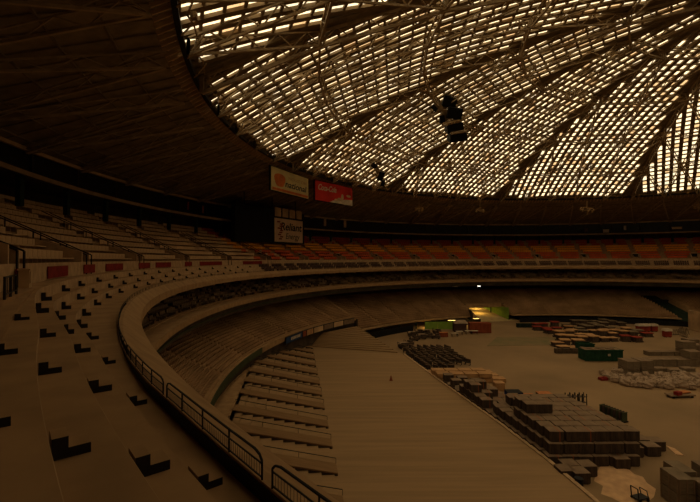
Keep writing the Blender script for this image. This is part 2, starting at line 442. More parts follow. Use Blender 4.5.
# club deck
CR, CZ, CT, CH, CN = 79.2, -6.45, .85, .36, 9
prof = [(97.3, CZ+CH*CN), (CR+CT*CN, CZ+CH*CN)]+rows_profile(CR, CZ, CT, CH, CN)+[(CR,-6.6),(77.3,-6.72),(77.3,-7.35),(78.4,-7.5),(97.3,-6.9)]
struct(revolve(prof, A0, A1, 1).build('floor_club_deck', M['dust']), 'stepped concrete of the club deck under the upper deck')
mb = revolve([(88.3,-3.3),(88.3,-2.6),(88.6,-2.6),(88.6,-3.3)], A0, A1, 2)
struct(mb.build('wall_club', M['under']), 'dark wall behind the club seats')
mb = revolve([(77.8,-8.2),(77.8,-8.06),(77.95,-8.06),(77.95,-8.2)], A0, A1, 1)
revolve([(78.0,-8.6),(78.0,-7.4),(78.3,-7.4),(78.3,-8.6)], A0, A1, 1, mb, 1)
struct(mb.build('trim_24', [M['green'], M['under']]), 'greenish rail band below the club deck edge')
# lower deck, left part
DR, DZ, DT, DH, DN = 74.3, -14.0, .60, .255, 22
prof = [(97.3, DZ+DH*DN),(DR+DT*DN, DZ+DH*DN)]+rows_profile(DR, DZ, DT, DH, DN)+[(DR,-14.15),(73.75,-14.15),(73.75,-15.0),(74.6,-15.0),(74.6,-19.2),(97.3,-19.2)]
struct(revolve(prof, 141, A1, 1).build('floor_lower_deck', M['dust']), 'stepped lower seating deck at left')
mb = revolve([(73.70,-15.0),(73.70,-14.08),(73.8,-14.08),(73.8,-15.0)], 171, A1, 1)
struct(mb.build('trim_25', M['green']), 'green painted edge of the left lower deck')
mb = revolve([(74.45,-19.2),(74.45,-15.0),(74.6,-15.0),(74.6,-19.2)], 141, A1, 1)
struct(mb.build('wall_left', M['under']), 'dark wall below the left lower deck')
# far lower decks
ER, EZ, ET, EH, EN = 72.5, -17.15, .84, .36, 18
def deck(name, lab, a0, a1, r0=ER, slant=0, slant0=0, n=EN, base=True):
    prof = [(97.3, EZ+EH*n),(ER+ET*n, EZ+EH*n)]
    i0 = int(round((r0-ER)/ET))
    for i in range(n-1, i0-1, -1): prof += [(ER+ET*(i+1), EZ+EH*i),(ER+ET*i, EZ+EH*i)]
    zz = EZ+EH*i0
    prof += [(r0-.4, zz-.1),(r0-.4, zz-(.4 if i0 == 0 else 1.3)),(97.3, zz-.75 if i0 == 0 else zz-.2)]
    def fr(R, z, a, j):
        t = (a-a0)/(a1-a0); aa = a+(R-ER)/15*(slant*t+slant0*(1-t)); return R, z, aa
    return struct(revolve(prof, a0, a1, 1, fR=fr).build(name, M['dust']), lab)
deck('floor_deck_centre', 'far lower seating deck left of the vehicle ramp', 106.5, 140.6)
deck('floor_deck_ramp', 'short seating deck above the vehicle ramp', 97.2, 106.3, r0=ER+8*ET)
deck('floor_deck_right', 'far lower seating deck right of the vehicle ramp', 60.5, 97.0, slant0=7)
deck('floor_deck_end', 'lower seating deck at far right beyond the green divider', 30, 55.5, slant=7)
def fr2(R, z, a, j): return R, z, a+(R-72)/15*7
mb = revolve([(88,-12.2),(72.3,-18.2),(72.3,-18.8),(97.3,-13.2)], 55.5, 60.5, 1, fR=fr2)
struct(mb.build('wall_divider', M['darkgreen']), 'sloping dark green divider between far lower decks')
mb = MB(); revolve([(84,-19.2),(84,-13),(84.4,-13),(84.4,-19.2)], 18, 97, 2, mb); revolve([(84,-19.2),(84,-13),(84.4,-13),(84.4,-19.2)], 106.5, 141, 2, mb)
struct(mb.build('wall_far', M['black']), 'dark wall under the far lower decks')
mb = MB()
for a_, b_ in ((40,96.4),(107,115.5),(127,140.8)): revolve([(69.5,-19.2),(69.5,-17.75),(69.7,-17.75),(69.7,-19.2)], a_, b_, 2, mb)  # black strip added to darken the gap under the decks
struct(mb.build('wall_gap_shade', M['black']), 'black strip added as the shaded gap below the far decks')
a_, b_ = pol(73.5,141,-19.2), pol(90,141,-19.2)
mb = MB(); mb.add([a_, b_, b_+[0,0,8.5], a_+[0,0,4.4]]+[x+np.array([.3,.3,0]) for x in (a_, b_, b_+[0,0,8.5], a_+[0,0,4.4])], BF)
struct(mb.build('wall_end', M['under']), 'end wall of the left lower deck')

# ---------------------------------------------------------------- floor, platform, stands
struct(MB().prism([(90*math.cos(i*PI/45), 90*math.sin(i*PI/45)) for i in range(90)], -.5, 0).build('floor', M['dirt']), 'dusty dirt field of the arena')
def rel(x, y): return (x-CX, y-CY)
edge = [(18.4,-12),(18.6,20),(18.45,32),(17.9,38),(16.65,46),(13.3,63),(10.2,80)]
plat = [rel(-16,-12)]+[rel(*p) for p in edge]+[rel(3,104), rel(-6,90.5), rel(-14,80)]
struct(MB().prism(plat, 0, .7).build('floor_platform', M['plank']), 'broad flat dusty platform beside the field')
mb = MB()
for a, b in zip(edge[:-1], edge[1:]):
    a, b = rel(*a), rel(*b); mb.bar((a[0]+.2,a[1],.4), (b[0]+.2,b[1],.4), .35, .8); mb.bar((a[0]+.9,a[1],.08), (b[0]+.9,b[1],.08), .12, .16)
struct(mb.build('trim_26', M['riser']), 'curb between the platform and the field')
# side stand: straight treads rising away from the platform
Ld = np.array([-.134,.991]); Ln = np.array([-.991,-.134]); L0 = np.array(rel(-5.6,66.4))
NT = 9
Ld3 = np.array([-.134,.991,0])
def SP(s_, w_, z): q = L0+Ld*s_+Ln*w_; return np.array([q[0], q[1], z])
mb = MB()
s0, s1 = -45, 20
for i in range(NT):
    wa, wb = i*10/NT, 10.0; za = .7; zb = .7+2.3*(i+1)/NT-.1
    V = [SP(s0,wa,za),SP(s1,wa,za),SP(s1,wb,za),SP(s0,wb,za)]; V += [SP(s0,wa,zb),SP(s1,wa,zb),SP(s1,wb,zb),SP(s0,wb,zb)]
    mb.add(V, BF)
struct(mb.build('floor_side_stand', M['plank']), 'straight treads of the side stand')
mb = MB()
q0, q1 = SP(s0,10,0), SP(s1,10,0)
arc = [pol(74.5, a, 0)[:2] for a in range(150, 214, 2)]
mb.prism([q1[:2]]+arc+[q0[:2]], 0.1, 2.95)
struct(mb.build('floor_landing', M['dust']), 'landing between the side stand and the lower deck')
# dividers across the stand
names = ['nearest','second nearest','third nearest','fourth nearest','fifth nearest','sixth nearest','seventh nearest','eighth nearest','ninth nearest','tenth nearest','eleventh nearest','farthest']
ys = [36.0,41.0,45.8,51.3,56.2,61.1,66.4,71.4,76.3,81.2,85.5]
for k, yv in enumerate([31.0]+ys):
    s_ = (yv-66.4)/.991
    dv = empty('stand_divider', SP(s_,0,.7), label='sloping plank divider across the side stand, %s of them to the railing' % names[k], cat='stand divider', group='plank dividers across the side stand')
    def par_(o): o.parent = dv; o.matrix_parent_inverse = Matrix.Translation(-dv.location); return o
    b = MB()
    # top board and its face
    V = [SP(s_-.75,-.3,.85),SP(s_+.95,-.3,.85),SP(s_+.95,9.9,3.2),SP(s_-.75,9.9,3.2)]; V += [v+np.array([0,0,.12]) for v in V]
    b.add(V, BF); par_(b.build('sloping_board', M['board']))
    b = MB()
    for i in range(NT+1):                       # stepped dark side under the board
        wa = i*10/NT-.3; wb = wa+10/NT
        zt = .85+2.3*i/NT
        V = [SP(s_-.45,wa,.65+2.3*max(i-1,0)/NT),SP(s_-.2,wa,.65+2.3*max(i-1,0)/NT),SP(s_-.2,min(wb,10),.65+2.3*i/NT),SP(s_-.45,min(wb,10),.65+2.3*i/NT)]
        V2 = [SP(s_-.45,wa,zt),SP(s_-.2,wa,zt),SP(s_-.2,min(wb,10),zt+.2),SP(s_-.45,min(wb,10),zt+.2)]
        V = [v-Ld3*.25 for v in V]; V2 = [v-Ld3*.25 for v in V2]
        if i < NT-1: b.add(V+V2, BF)
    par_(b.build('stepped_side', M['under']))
    b = MB(); b.tube([SP(s_+1.0,-.3,1.4),SP(s_+1.0,5,2.65),SP(s_+1.0,9.8,3.8)], .05)
    for w_ in (-.3,3,6.5,9.8): b.bar(SP(s_+1.0,w_,.9+.235*w_), SP(s_+1.0,w_,1.45+.24*w_), .035)
    par_(b.build('handrail', M['darksteel']))
# end stand
A_, B_, C_, D_ = [np.array([*rel(x,y), z+ZF]) for x, y, z in ((-8.3,87,-18.45),(9.3,81.0,-18.45),(1.5,100,-16.3),(-6.3,91,-16.3))]
mb = MB(); n = 12
for i in range(n):
    t0, t1 = i/n, 1.0
    a, b, c, d = A_+(D_-A_)*t0, B_+(C_-B_)*t0, B_+(C_-B_)*t1, A_+(D_-A_)*t1
    zb = A_[2]+(D_[2]-A_[2])*(i+1)/n
    V = [np.array([*p[:2], .5]) for p in (a,b,c,d)]+[np.array([*p[:2], zb]) for p in (a,b,c,d)]
    mb.add(V, BF)
struct(mb.build('floor_end_stand', M['plank']), 'small stepped stand at the far end of the platform')

# ---------------------------------------------------------------- aisles, seats
maj = [67+10.15*k for k in range(-5, 20)]
mino = [m+5.1 for m in maj]
def seat_template():
    mb = MB()
    mb.box((0,0,.42), (.42,.50,.07)); mb.box((.24,0,.62), (.07,.51,.46)); mb.box((.1,.24,.22),(.3,.04,.42))
    return np.concatenate(mb.v), mb.f
ST, SF = seat_template()
def placements(R0, z0, T, H, n, a0, a1, pitch, gap, aisles, Rs=.4, i0=0, skew=None, drop=0, clear=None):
    out = []
    for i in range(i0, n):
        R = R0+T*i+Rs; z = z0+H*i; st = math.degrees(pitch/R)
        for a in np.arange(a0, a1, st):
            if any(abs(a-m)*PI/180*R < gap/2 for m in aisles): continue
            if clear and clear(R, a): continue
            if drop and rng.random() < drop: continue
            aa = a+(skew(R, a) if skew else 0)
            out.append((R, aa, z, i))
    return out
def mats(pl, sc=1.0):
    arr = np.array([(R,a,z) for R,a,z,i in pl]); a = np.radians(arr[:,1]); Mx = np.zeros((len(pl),4,4))
    c, s = np.cos(a), np.sin(a)
    Mx[:,0,0]=c*sc; Mx[:,0,1]=-s*sc; Mx[:,1,0]=s*sc; Mx[:,1,1]=c*sc; Mx[:,2,2]=sc; Mx[:,3,3]=1
    Mx[:,0,3]=arr[:,0]*c; Mx[:,1,3]=arr[:,0]*s; Mx[:,2,3]=arr[:,2]+ZF
    return Mx
def inview(pl):
    out = []
    for q in pl:
        p = pol(q[0], q[1], q[2])-CAM
        if p[1] > 1:
            u = 350+F*p[0]/p[1]; v = 259-F*p[2]/p[1]
            if 2 < u < 698 and 2 < v < 500: out.append((p@p, q))
    out.sort(key=lambda t: t[0]); return [q for d, q in out]
def seats(kind, pl, matof, names_, label, rest, grp, sc=1.0, nind=300, vis=None, zs=1.0):
    sc = np.array([sc, sc, sc*zs])
    vis = vis or (lambda q: True)
    near_ = [q for q in inview(pl) if vis(q)][:nind]; ns = set(near_)
    meshes = {}
    for q in near_:
        mi = matof(q)
        if mi not in meshes:
            mb = MB(); mb.add(ST*sc, SF); o = mb.build(kind, M[names_[mi]]); meshes[mi] = o.data
        else:
            o = bpy.data.objects.new(kind, meshes[mi]); COL.objects.link(o)
        o.location = pol(q[0], q[1], q[2]); o.rotation_euler = (0,0,math.radians(q[1])); tag(o, label, 'seat', grp)
    mb = MB(); groups = {}
    for q in pl:
        if q not in ns: groups.setdefault(matof(q), []).append(q)
    for mi, g in groups.items(): mb.inst(ST*sc, SF, mats(g, 1.0), mi)
    tag(mb.build(kind+'_rows', [M[n] for n in names_]), rest, 'seats', grp, 'stuff')
vom = lambda R, a: (R < 84.5 and a < 160 and any(abs(a-m)*PI/180*R < 1.6 for m in maj)) or (90.9 < R < 92.4 and abs((a-4.6+2.5)%5-2.5) < .5)
pu = placements(UR, UZ, UT, UH, UN, 36, 222, .80, 1.7, maj+[m for m in mino if m < 158], Rs=.85, clear=vom)
def um(q):
    if q[1] > 161: return 0
    if q[1] > 153 and q[3] < 3: return 0 if rng.random() < .3 else 2
    return 2 if q[3] < 3 else (1 if q[3] < 6 else 3)
umc = {}
def umf(q):
    if q not in umc: umc[q] = um(q)
    return umc[q]
seats('stadium_seat', pu, umf, ['seat_tan','seat_orange','seat_red','seat_maroon'],
      'dusty tan fold-up seat in the nearest upper rows at left', 'remaining upper deck seats in tan, orange, red and maroon bands', 'upper deck seats', sc=1.5, zs=.74)
# front seats of upper deck on the far side
pl_low = [(R, a, z, i) for (R, z, i) in ((79.95,-1.44,0),(79.4,-1.93,1),(78.75,-2.3,2)) for a in np.arange(40, 162, .38) if (a % 3.38) > .55]
mb = MB(); mb.inst(ST*.72, SF, mats(pl_low, 1.0)); tag(mb.build('front_seats', M['seat_purple']), 'purple brown front seats below the far cross aisle', 'seats', None, 'stuff')
ais5 = [a*3.4 for a in range(5, 80)]
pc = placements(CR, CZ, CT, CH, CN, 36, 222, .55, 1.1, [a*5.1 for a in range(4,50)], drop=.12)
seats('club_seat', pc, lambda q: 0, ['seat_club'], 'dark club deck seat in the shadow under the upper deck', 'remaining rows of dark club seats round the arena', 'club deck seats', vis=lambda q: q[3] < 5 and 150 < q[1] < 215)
pd = placements(DR, DZ, DT, DH, DN, 142, 222, .5, .6, [a*7.2+3 for a in range(18,34)])
seats('field_seat', pd, lambda q: 0, ['seat_brown'], 'brown dusty seat in the lower deck at left', 'remaining brown seats of the left lower deck', 'lower deck seats', sc=.62, vis=lambda q: q[3] < 14)
def sk_r(R, a): t = (a-60.5)/36.5; return (R-ER)/15*7*(1-t)
pe = placements(ER, EZ, ET, EH, EN, 107, 140, .6, 1.0, [a*6.7 for a in range(15,22)])
pe += placements(ER, EZ, ET, EH, EN, 97.6, 106, .6, .8, [101.8], i0=8)
pe += placements(ER, EZ, ET, EH, EN, 61, 96.6, .6, 1.0, [a*6.7 for a in range(8,15)], skew=sk_r)
pe += placements(ER, EZ, ET, EH, EN, 38, 55, .6, 1.0, [45], skew=lambda R, a: (R-ER)/15*7*(a-30)/25.5)
mb = MB(); mb.inst(ST*.8, SF, mats(pe)); tag(mb.build('far_deck_seats', M['seat_brown']), 'rows of brown dusty seats on the far lower decks', 'seats', None, 'stuff')

# aisle steps (stair blocks, shade painted into their dark sides) on the bare terraces
sm = {}
def stair(k, az, label):
    R, zu, zl = edge_(k, az); h = min(zu-zl, .29)-.004; L = (.27 if k <= 2 else .21) if zu-zl < .25 else .31; key = round(h, 2); h = key
    if key not in sm:
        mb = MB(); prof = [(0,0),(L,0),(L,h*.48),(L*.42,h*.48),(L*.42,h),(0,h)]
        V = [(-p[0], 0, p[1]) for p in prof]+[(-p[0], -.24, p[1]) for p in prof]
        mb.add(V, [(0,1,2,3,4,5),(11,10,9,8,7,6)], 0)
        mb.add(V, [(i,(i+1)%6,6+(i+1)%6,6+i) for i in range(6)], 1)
        o = mb.build('aisle_step', [M['stepshade'], M['dust']]); sm[key] = o.data
    else: o = bpy.data.objects.new('aisle_step', sm[key]); COL.objects.link(o)
    o.location = pol(R-.026, az, zu-.004-h if zu-zl < .3 else zl); o.rotation_euler = (0,0,math.radians(az))
    tag(o, label, 'step', 'dark stair blocks on the bare terraces')
rn = {1:'outermost', 2:'upper', 3:'middle', 4:'lowest'}
tail = [-3.2*i for i in range(1, 11)]
azl = {1:[219.5,217.0,214.3], 2:[219.9,217.64,215.2,212.3,209.8,206.3,203.3,199.9,196.5]+[196.5+t for t in tail],
    3:[220.16,218.17,216.0,214.0,211.3,208.7,205.5,202.5,199.0,195.9]+[195.9+t for t in tail[:-1]],
    4:[220.36,218.49,216.5,214.0,211.2,208.3,205.1,202.1,199.0,195.4]+[195.4+t for t in tail[:-1]]}
no = ['nearest','second nearest','third nearest','fourth nearest','fifth nearest','sixth nearest','seventh nearest','eighth nearest','ninth nearest','tenth nearest']+['%s' % w for w in ('eleventh nearest','twelfth nearest','thirteenth nearest','fourteenth nearest','fifteenth nearest','sixteenth nearest','seventeenth nearest','eighteenth nearest','nineteenth nearest','twentieth nearest')]
for k in (1,2,3,4):
    for i, az in enumerate(azl[k]):
        stair(k, az, 'dark stair block on the %s terrace, in the %s aisle' % (rn[k], no[i]))

# near railing
def railing(a0, a1, idx, label):
    rt_ = empty('railing', pol(rail_RZ((a0+a1)/2)[0], (a0+a1)/2, rail_RZ((a0+a1)/2)[1]), label=label, cat='railing', group='railing sections along the upper deck ledge')
    def pp(o): o.parent = rt_; o.matrix_parent_inverse = Matrix.Translation(-rt_.location); return o
    nb = max(1, int(round((a1-a0)/(.51 if a0 > 200 else 1.0)))); st = (a1-a0)/nb
    def q(a, h): R, z = rail_RZ(a); return pol(R, a, z+h)
    top = MB()
    pts = [q(a0+.03,0),q(a0+.03,.15),q(a0+.06,.19),q(a0+.12,.21)]+[q(a0+b*st,.21) for b in range(1, nb)]+[q(a1-.12,.21),q(a1-.06,.19),q(a1-.03,.15),q(a1-.03,0)]
    top.tube(pts, .015); pp(top.build('top_rail', M['black']))
    for b in range(1, nb):
        po = MB(); po.bar(q(a0+b*st,0), q(a0+b*st,.205), .014); pp(po.build('post', M['black']))
    for b in range(nb):
        x0, x1 = a0+b*st+(.03 if b == 0 else 0), a0+(b+1)*st-(.03 if b == nb-1 else 0)
        pk = MB(); pk.bar(q(x0,.13), q(x1,.13), .010); pk.bar(q(x0,.02), q(x1,.02), .010)
        if (a0+a1)/2 > 205:
            for t in np.linspace(x0, x1, 15)[1:-1]: pk.bar(q(t,.02), q(t,.13), .003)
        pp(pk.build('infill_panel', M['black']))
bounds = [234, 229, 224.6, 222.2, 220.72, 218.7, 216.2, 212, 206, 198, 188, 174, 158]
pos = ['running out of frame at the bottom','nearest to the lower frame edge','with clear pickets beside the bare treads','third from the bottom of the photo','fourth from the bottom of the photo','where the ledge starts to curve','on the tight bend of the ledge','just past the bend at left','beginning the far curve','second along the far curve','third along the far curve','last one before the scoreboard']
for k in range(len(bounds)-1): railing(bounds[k+1]+.03, bounds[k]-.03, k, 'dark metal railing section on the ledge, '+pos[k])

# red drapes on the cross-aisle wall
dr = [(16,25),(48,68),(84,95),(106,123),(139,150),(156,171),(185,192),(200,222),(243,262)]
for k, (ua, ub) in enumerate(dr):
    pa, pb = oncyl(ua, 262, UR-.12), oncyl(ub, 262, UR-.12); a0, a1 = azof(pa), azof(pb)
    mb = MB(); mb.org = pol(UR-.12, (a0+a1)/2, -.9)
    revolve([(UR-.1,-.88),(UR-.1,-.3),(UR-.14,-.3),(UR-.14,-.88)], min(a0,a1), max(a0,a1), .4, mb)
    tag(mb.build('drape', M['redcloth']), 'red cloth on the cross-aisle wall, %s from the left edge' % ord12[k], 'drape', 'red cloths on the aisle wall')

# vomitory boxes and stair rails on the upper deck
for k, m in enumerate(maj):
    if not 40 < m < 216: continue
    e_ = empty('stair_opening', pol(82.6, m, -.3), label='entrance opening in the upper seats, %s counting from far right' % (ord12+['thirteenth','fourteenth','fifteenth','sixteenth','seventeenth','eighteenth'])[k-0 if k < 18 else 17], cat='entrance', group='entrance openings in the upper seats')
    def pp(o): o.parent = e_; o.matrix_parent_inverse = Matrix.Translation(-e_.location); return o
    dt = math.degrees(.75/82.5)
    b = MB()
    for sg in (-1, 1): b.add([pol(R, m+sg*dt+d, z) for R, z in ((81.2,-.9),(84.2,.7),(84.2,1.5),(81.2,.55)) for d in (0,)]+[pol(R, m+sg*dt+.12*sg, z) for R, z in ((81.2,-.9),(84.2,.7),(84.2,1.5),(81.2,.55))], BF)
    pp(b.build('side_wall', M['riser']))
    b = MB(); b.add([pol(R, m+s_*dt, z) for (R, z) in ((83.6,-.4),(83.6,1.35),(83.8,1.35),(83.8,-.4)) for s_ in (-1,1)], [(0,1,3,2),(2,3,5,4),(4,5,7,6),(6,7,1,0),(0,2,4,6),(1,7,5,3)])
    if m < 160:
        pp(b.build('dark_doorway', M['black']))
        b = MB(); b.box(pol(83.5, m, 1.5), (.5,1.5,.18), math.radians(m)); pp(b.build('lintel', M['seat_tan']))
    if m > 150:
        b = MB()
        for sg in (-1, 1):
            a = m+sg*.42
            b.tube([pol(81.0,a,.35),pol(84,a,1.85),pol(90,a,4.8)], .07)
            for R in (81.0, 82.5, 84, 86, 88): b.bar(pol(R,a,-.95 if R < 81.1 else UZ+(R-UR)*.489), pol(R,a,.35+(R-81)*.494), .06)
        pp(b.build('handrail', M['darksteel']))
# gate of vertical bars at the left end of the cross aisle
g = MB(); p0 = ground(3, 318, ZF-.97); 
gt = empty('aisle_gate', pol(80.45, 212.6, -.97), label='dark barred gate with posts across the aisle at the left frame edge', cat='gate')
def gp(o): o.parent = gt; o.matrix_parent_inverse = Matrix.Translation(-gt.location); return o
for az_ in (213.4,212.7,212.0): 
    b = MB(); b.bar(pol(80.5,az_,-.97), pol(80.5,az_,-.4), .045); gp(b.build('post', M['darksteel']))
b = MB(); b.bar(pol(80.5,213.4,-.42), pol(80.5,212.0,-.42), .035); b.bar(pol(80.5,213.4,-.85), pol(80.5,212.0,-.85), .03)
for t in np.linspace(212.0,213.4,9): b.bar(pol(80.5,t,-.85), pol(80.5,t,-.42), .012)
gp(b.build('bars', M['darksteel']))
b = MB(); b.org = pol(80.7,209.6,-.97); b.box(pol(80.75,209.6,-.66), (.3,.5,.62), math.radians(209.6)); b.box(pol(80.75,209.6,-.33), (.36,.56,.05), math.radians(209.6)); b.box(pol(80.58,209.6,-.6), (.03,.4,.4), math.radians(209.6))
tag(b.build('cabinet', M['seat_tan']), 'small tan cabinet standing on the cross aisle by the left red cloth', 'cabinet')

# ---------------------------------------------------------------- signs
def plane_frame(tl, tr, bl):
    x = tr-tl; W = np.linalg.norm(x); x /= W; y = np.array([0,0,1.]); n = np.cross(x, y); n /= np.linalg.norm(n)   # n points to the viewer side
    return x, y, n, W
def board(name, tl, tr, h, material, label, cat, thick=.35, framecol='black'):
    x, y, n, W = plane_frame(tl, tr, None)
    e_ = empty(name, tl+x*W/2-y*h, label=label, cat=cat)
    def pp(o): o.parent = e_; o.matrix_parent_inverse = Matrix.Translation(-e_.location); return o
    def quadbox(x0, y0, x1, y1, d0, d1, mb, mi=0):
        V = [tl+x*a-y*b+n*d for d in (d0, d1) for a, b in ((x0,y1),(x1,y1),(x1,y0),(x0,y0))]
        mb.add(V, BF, mi); return mb
    pp(quadbox(0,0,W,h,0,.08,MB()).build('face', M[material]))
    m_ = MB(); quadbox(-.15,-.15,W+.15,h+.15,-thick,-.003,m_); pp(m_.build('backing', M[framecol]))
    return e_, pp, quadbox, x, y, n, W
def text(body, tl, x, y, n, px, py, size, material, pp, shear=0, off=.09, bold=.0, name='lettering', sx=1.0):
    cu = bpy.data.curves.new('t', 'FONT'); cu.body = body; cu.size = size; cu.shear = shear; cu.offset = bold; cu.extrude = .01
    o = bpy.data.objects.new('t', cu); COL.objects.link(o); bpy.context.view_layer.update()
    me = bpy.data.meshes.new_from_object(o.evaluated_get(bpy.context.evaluated_depsgraph_get())); bpy.data.objects.remove(o)
    me.materials.clear(); me.materials.append(M[material])
    q = tl+x*px-y*py+n*off
    for v in me.vertices:
        c = q+x*v.co.x*sx+y*v.co.y+n*v.co.z; v.co = Vector(c)
    ob = bpy.data.objects.new(name, me); COL.objects.link(ob); pp(ob); return ob
# cream sign
tl, tr = oncyl(271,166,76), oncyl(308,179,76); bl = oncyl(271,189.5,76); h = tl[2]-bl[2]
e_, pp, qb, x, y, n, W = board('billboard', tl, tr, h, 'signcream', 'cream advertising board with orange mascot-like swirl, hung at the skylight edge', 'billboard')
e_['label'] = 'cream advertising board with an orange swirl, hung left of the red board'
mb = MB(); c0 = (W*.20, h*.5)
pts = [(c0[0]+math.cos(a)*(W*.13+.25*math.sin(3*a)), c0[1]-math.sin(a)*(h*.33+.2*math.cos(2*a))) for a in np.linspace(0, 2*PI, 24, endpoint=False)]
V = [tl+x*a-y*b+n*.1 for a, b in pts]+[tl+x*a-y*b+n*.13 for a, b in pts]
mb.add(V, [tuple(range(23,-1,-1)), tuple(range(24,48))]+[(i,(i+1)%24,24+(i+1)%24,24+i) for i in range(24)]); pp(mb.build('emblem', M['signorange']))
mb = MB(); qb(W*.02,h*.86,W*.98,h*.97,.09,.12,mb); pp(mb.build('orange_band', M['signorange']))
text('national', tl, x, y, n, W*.33, h*.72, h*.40, 'ink', pp, shear=.15, bold=.03, sx=1.0*(W*.62)/(h*.40*3.3))
text('HOUSTON', tl, x, y, n, W*.42, h*.36, h*.20, 'tanwood', pp, sx=(W*.5)/(h*.2*4.7))
# red sign
tl, tr = oncyl(315,180,76), oncyl(352,188.5,76); bl = oncyl(315,199.7,76); h = tl[2]-bl[2]
e_, pp, qb, x, y, n, W = board('billboard', tl, tr, h, 'signred', 'red soft drink advertising board with white script, hung at the skylight edge', 'billboard')
text('Coca-Cola', tl, x, y, n, W*.06, h*.44, h*.42, 'white', pp, shear=.35, bold=.04, sx=(W*.50)/(h*.42*4.6))
mb = MB()
pts = [(W*.35,h),(W*.45,h*.88),(W*.6,h*.82),(W*.8,h*.72),(W,h*.68),(W,h)]
V = [tl+x*a-y*b+n*.1 for a, b in pts]+[tl+x*a-y*b+n*.13 for a, b in pts]; k_ = len(pts)
mb.add(V, [tuple(range(k_-1,-1,-1)), tuple(range(k_,2*k_))]+[(i,(i+1)%k_,k_+(i+1)%k_,k_+i) for i in range(k_)]); pp(mb.build('snow_shape', M['white']))
mb = MB()
for (a, b, r1, r2) in ((.70,.62,.035,.17),(.62,.76,.06,.08),(.53,.82,.05,.06),(.88,.5,.07,.07)):
    pts = [(W*a+W*r1*math.cos(t), h*b+h*r2*math.sin(t)) for t in np.linspace(0,2*PI,14,endpoint=False)]
    V = [tl+x*p-y*q+n*.14 for p, q in pts]+[tl+x*p-y*q+n*.17 for p, q in pts]
    mb = MB(); mb.add(V, [tuple(range(13,-1,-1)), tuple(range(14,28))]+[(i,(i+1)%14,14+(i+1)%14,14+i) for i in range(14)]); pp(mb.build('painted_figure', M['seat_tan']))

# scoreboard
tl, tr = oncyl(236,204,88), oncyl(304,206,88); tl[2] = tr[2] = 11.6+ZF; 
e_, pp, qb, x, y, n, W = board('scoreboard', tl, tr, 7.6, 'black', 'big black scoreboard box with a pale energy company sign on its right part', 'scoreboard', thick=1.2, framecol='darksteel')
def uvx(u):                                     # distance along the board under image column u
    d = ray(u, 230); A = np.array([[d[0], -x[0]],[d[1], -x[1]]]); b_ = (tl-CAM)[:2]; return np.linalg.solve(A, b_)[1]
x0, x1 = uvx(274), uvx(302); dist_ = (at(290,230,100)[1]*0+float((tl+x*(x0+x1)/2-CAM)[1]))
zt = 11.6; s_ = dist_/F
yt, yb = zt-(259-219.3)*s_, zt-(259-242)*s_
mb = MB(); qb(x0,yt,x1,yb,.09,.2,mb); pp(mb.build('sign_face', M['signwhite']))
hh = yb-yt; ww = x1-x0
text('Reliant', tl, x, y, n, x0+ww*.18, yt+hh*.48, hh*.46, 'ink', pp, shear=.2, bold=.05, off=.22, sx=(ww*.82)/(hh*.46*3.0))
text('Energy', tl, x, y, n, x0+ww*.36, yt+hh*.86, hh*.36, 'ink', pp, shear=.2, off=.22, sx=(ww*.56)/(hh*.36*3.05))
mb = MB()
for i in range(9):
    a = x0+ww*(.08+.10*abs(math.sin(i*1.1))); b = yt+hh*(.12+.09*i); qb(a, b, a+ww*.10, b+hh*.06, .21, .24, mb)
pp(mb.build('red_emblem', M['redpaint']))
y0_, y1_ = zt-(259-209)*s_, zt-(259-217.5)*s_
for i in range(4):
    mb = MB(); qb(x0+ww*(i*.25+.02), y0_, x0+ww*(i*.25+.22), y1_, .09, .14, mb); pp(mb.build('display_panel', M['seat_tan']))
for t in (.12, .5, .88):
    mb = MB(); mb.bar(tl+x*W*t-n*.5, np.array([*(tl+x*W*t-n*.5)[:2], ZF+14.6]), .2); pp(mb.build('hanger', M['darksteel']))
# banners on the lower deck front
bn = [(286,302,337,332,'bluebanner','blue banner with pale lettering on the lower deck edge'),(303,306,332,330,'rust','narrow dark red banner on the lower deck edge'),(307,313,331,329.5,'tanwood','bright tan banner on the lower deck edge'),(314,323,329,326.5,'seat_tan','first dull tan banner right of the bright tan one'),(324,333,326.5,323.5,'lid','second dull tan banner right of the bright tan one'),(334,343,323.5,320.5,'seat_tan','third dull tan banner right of the bright tan one'),(344,354,320.5,317,'lid','last dull tan banner at the end of the lower deck edge')]
for (ua, ub, va, vb, m_, lab) in bn:
    pa, pb = oncyl(ua, va, 73.4), oncyl(ub, vb, 73.4); zz = -14.35+ZF
    pa[2] = pb[2] = zz
    e_, pp, qb, x, y, n, W = board('banner', pa, pb, 1.05, m_, lab, 'banner', thick=.12, framecol='darksteel')
    if ua == 286:
        mb = MB()
        for i in range(7): qb(W*(.28+i*.085), .3+.0*i, W*(.28+i*.085+.055), .72, .09, .11, mb)
        qb(W*.28,.2,W*.9,.26,.09,.11,mb); pp(mb.build('lettering', M['white']))

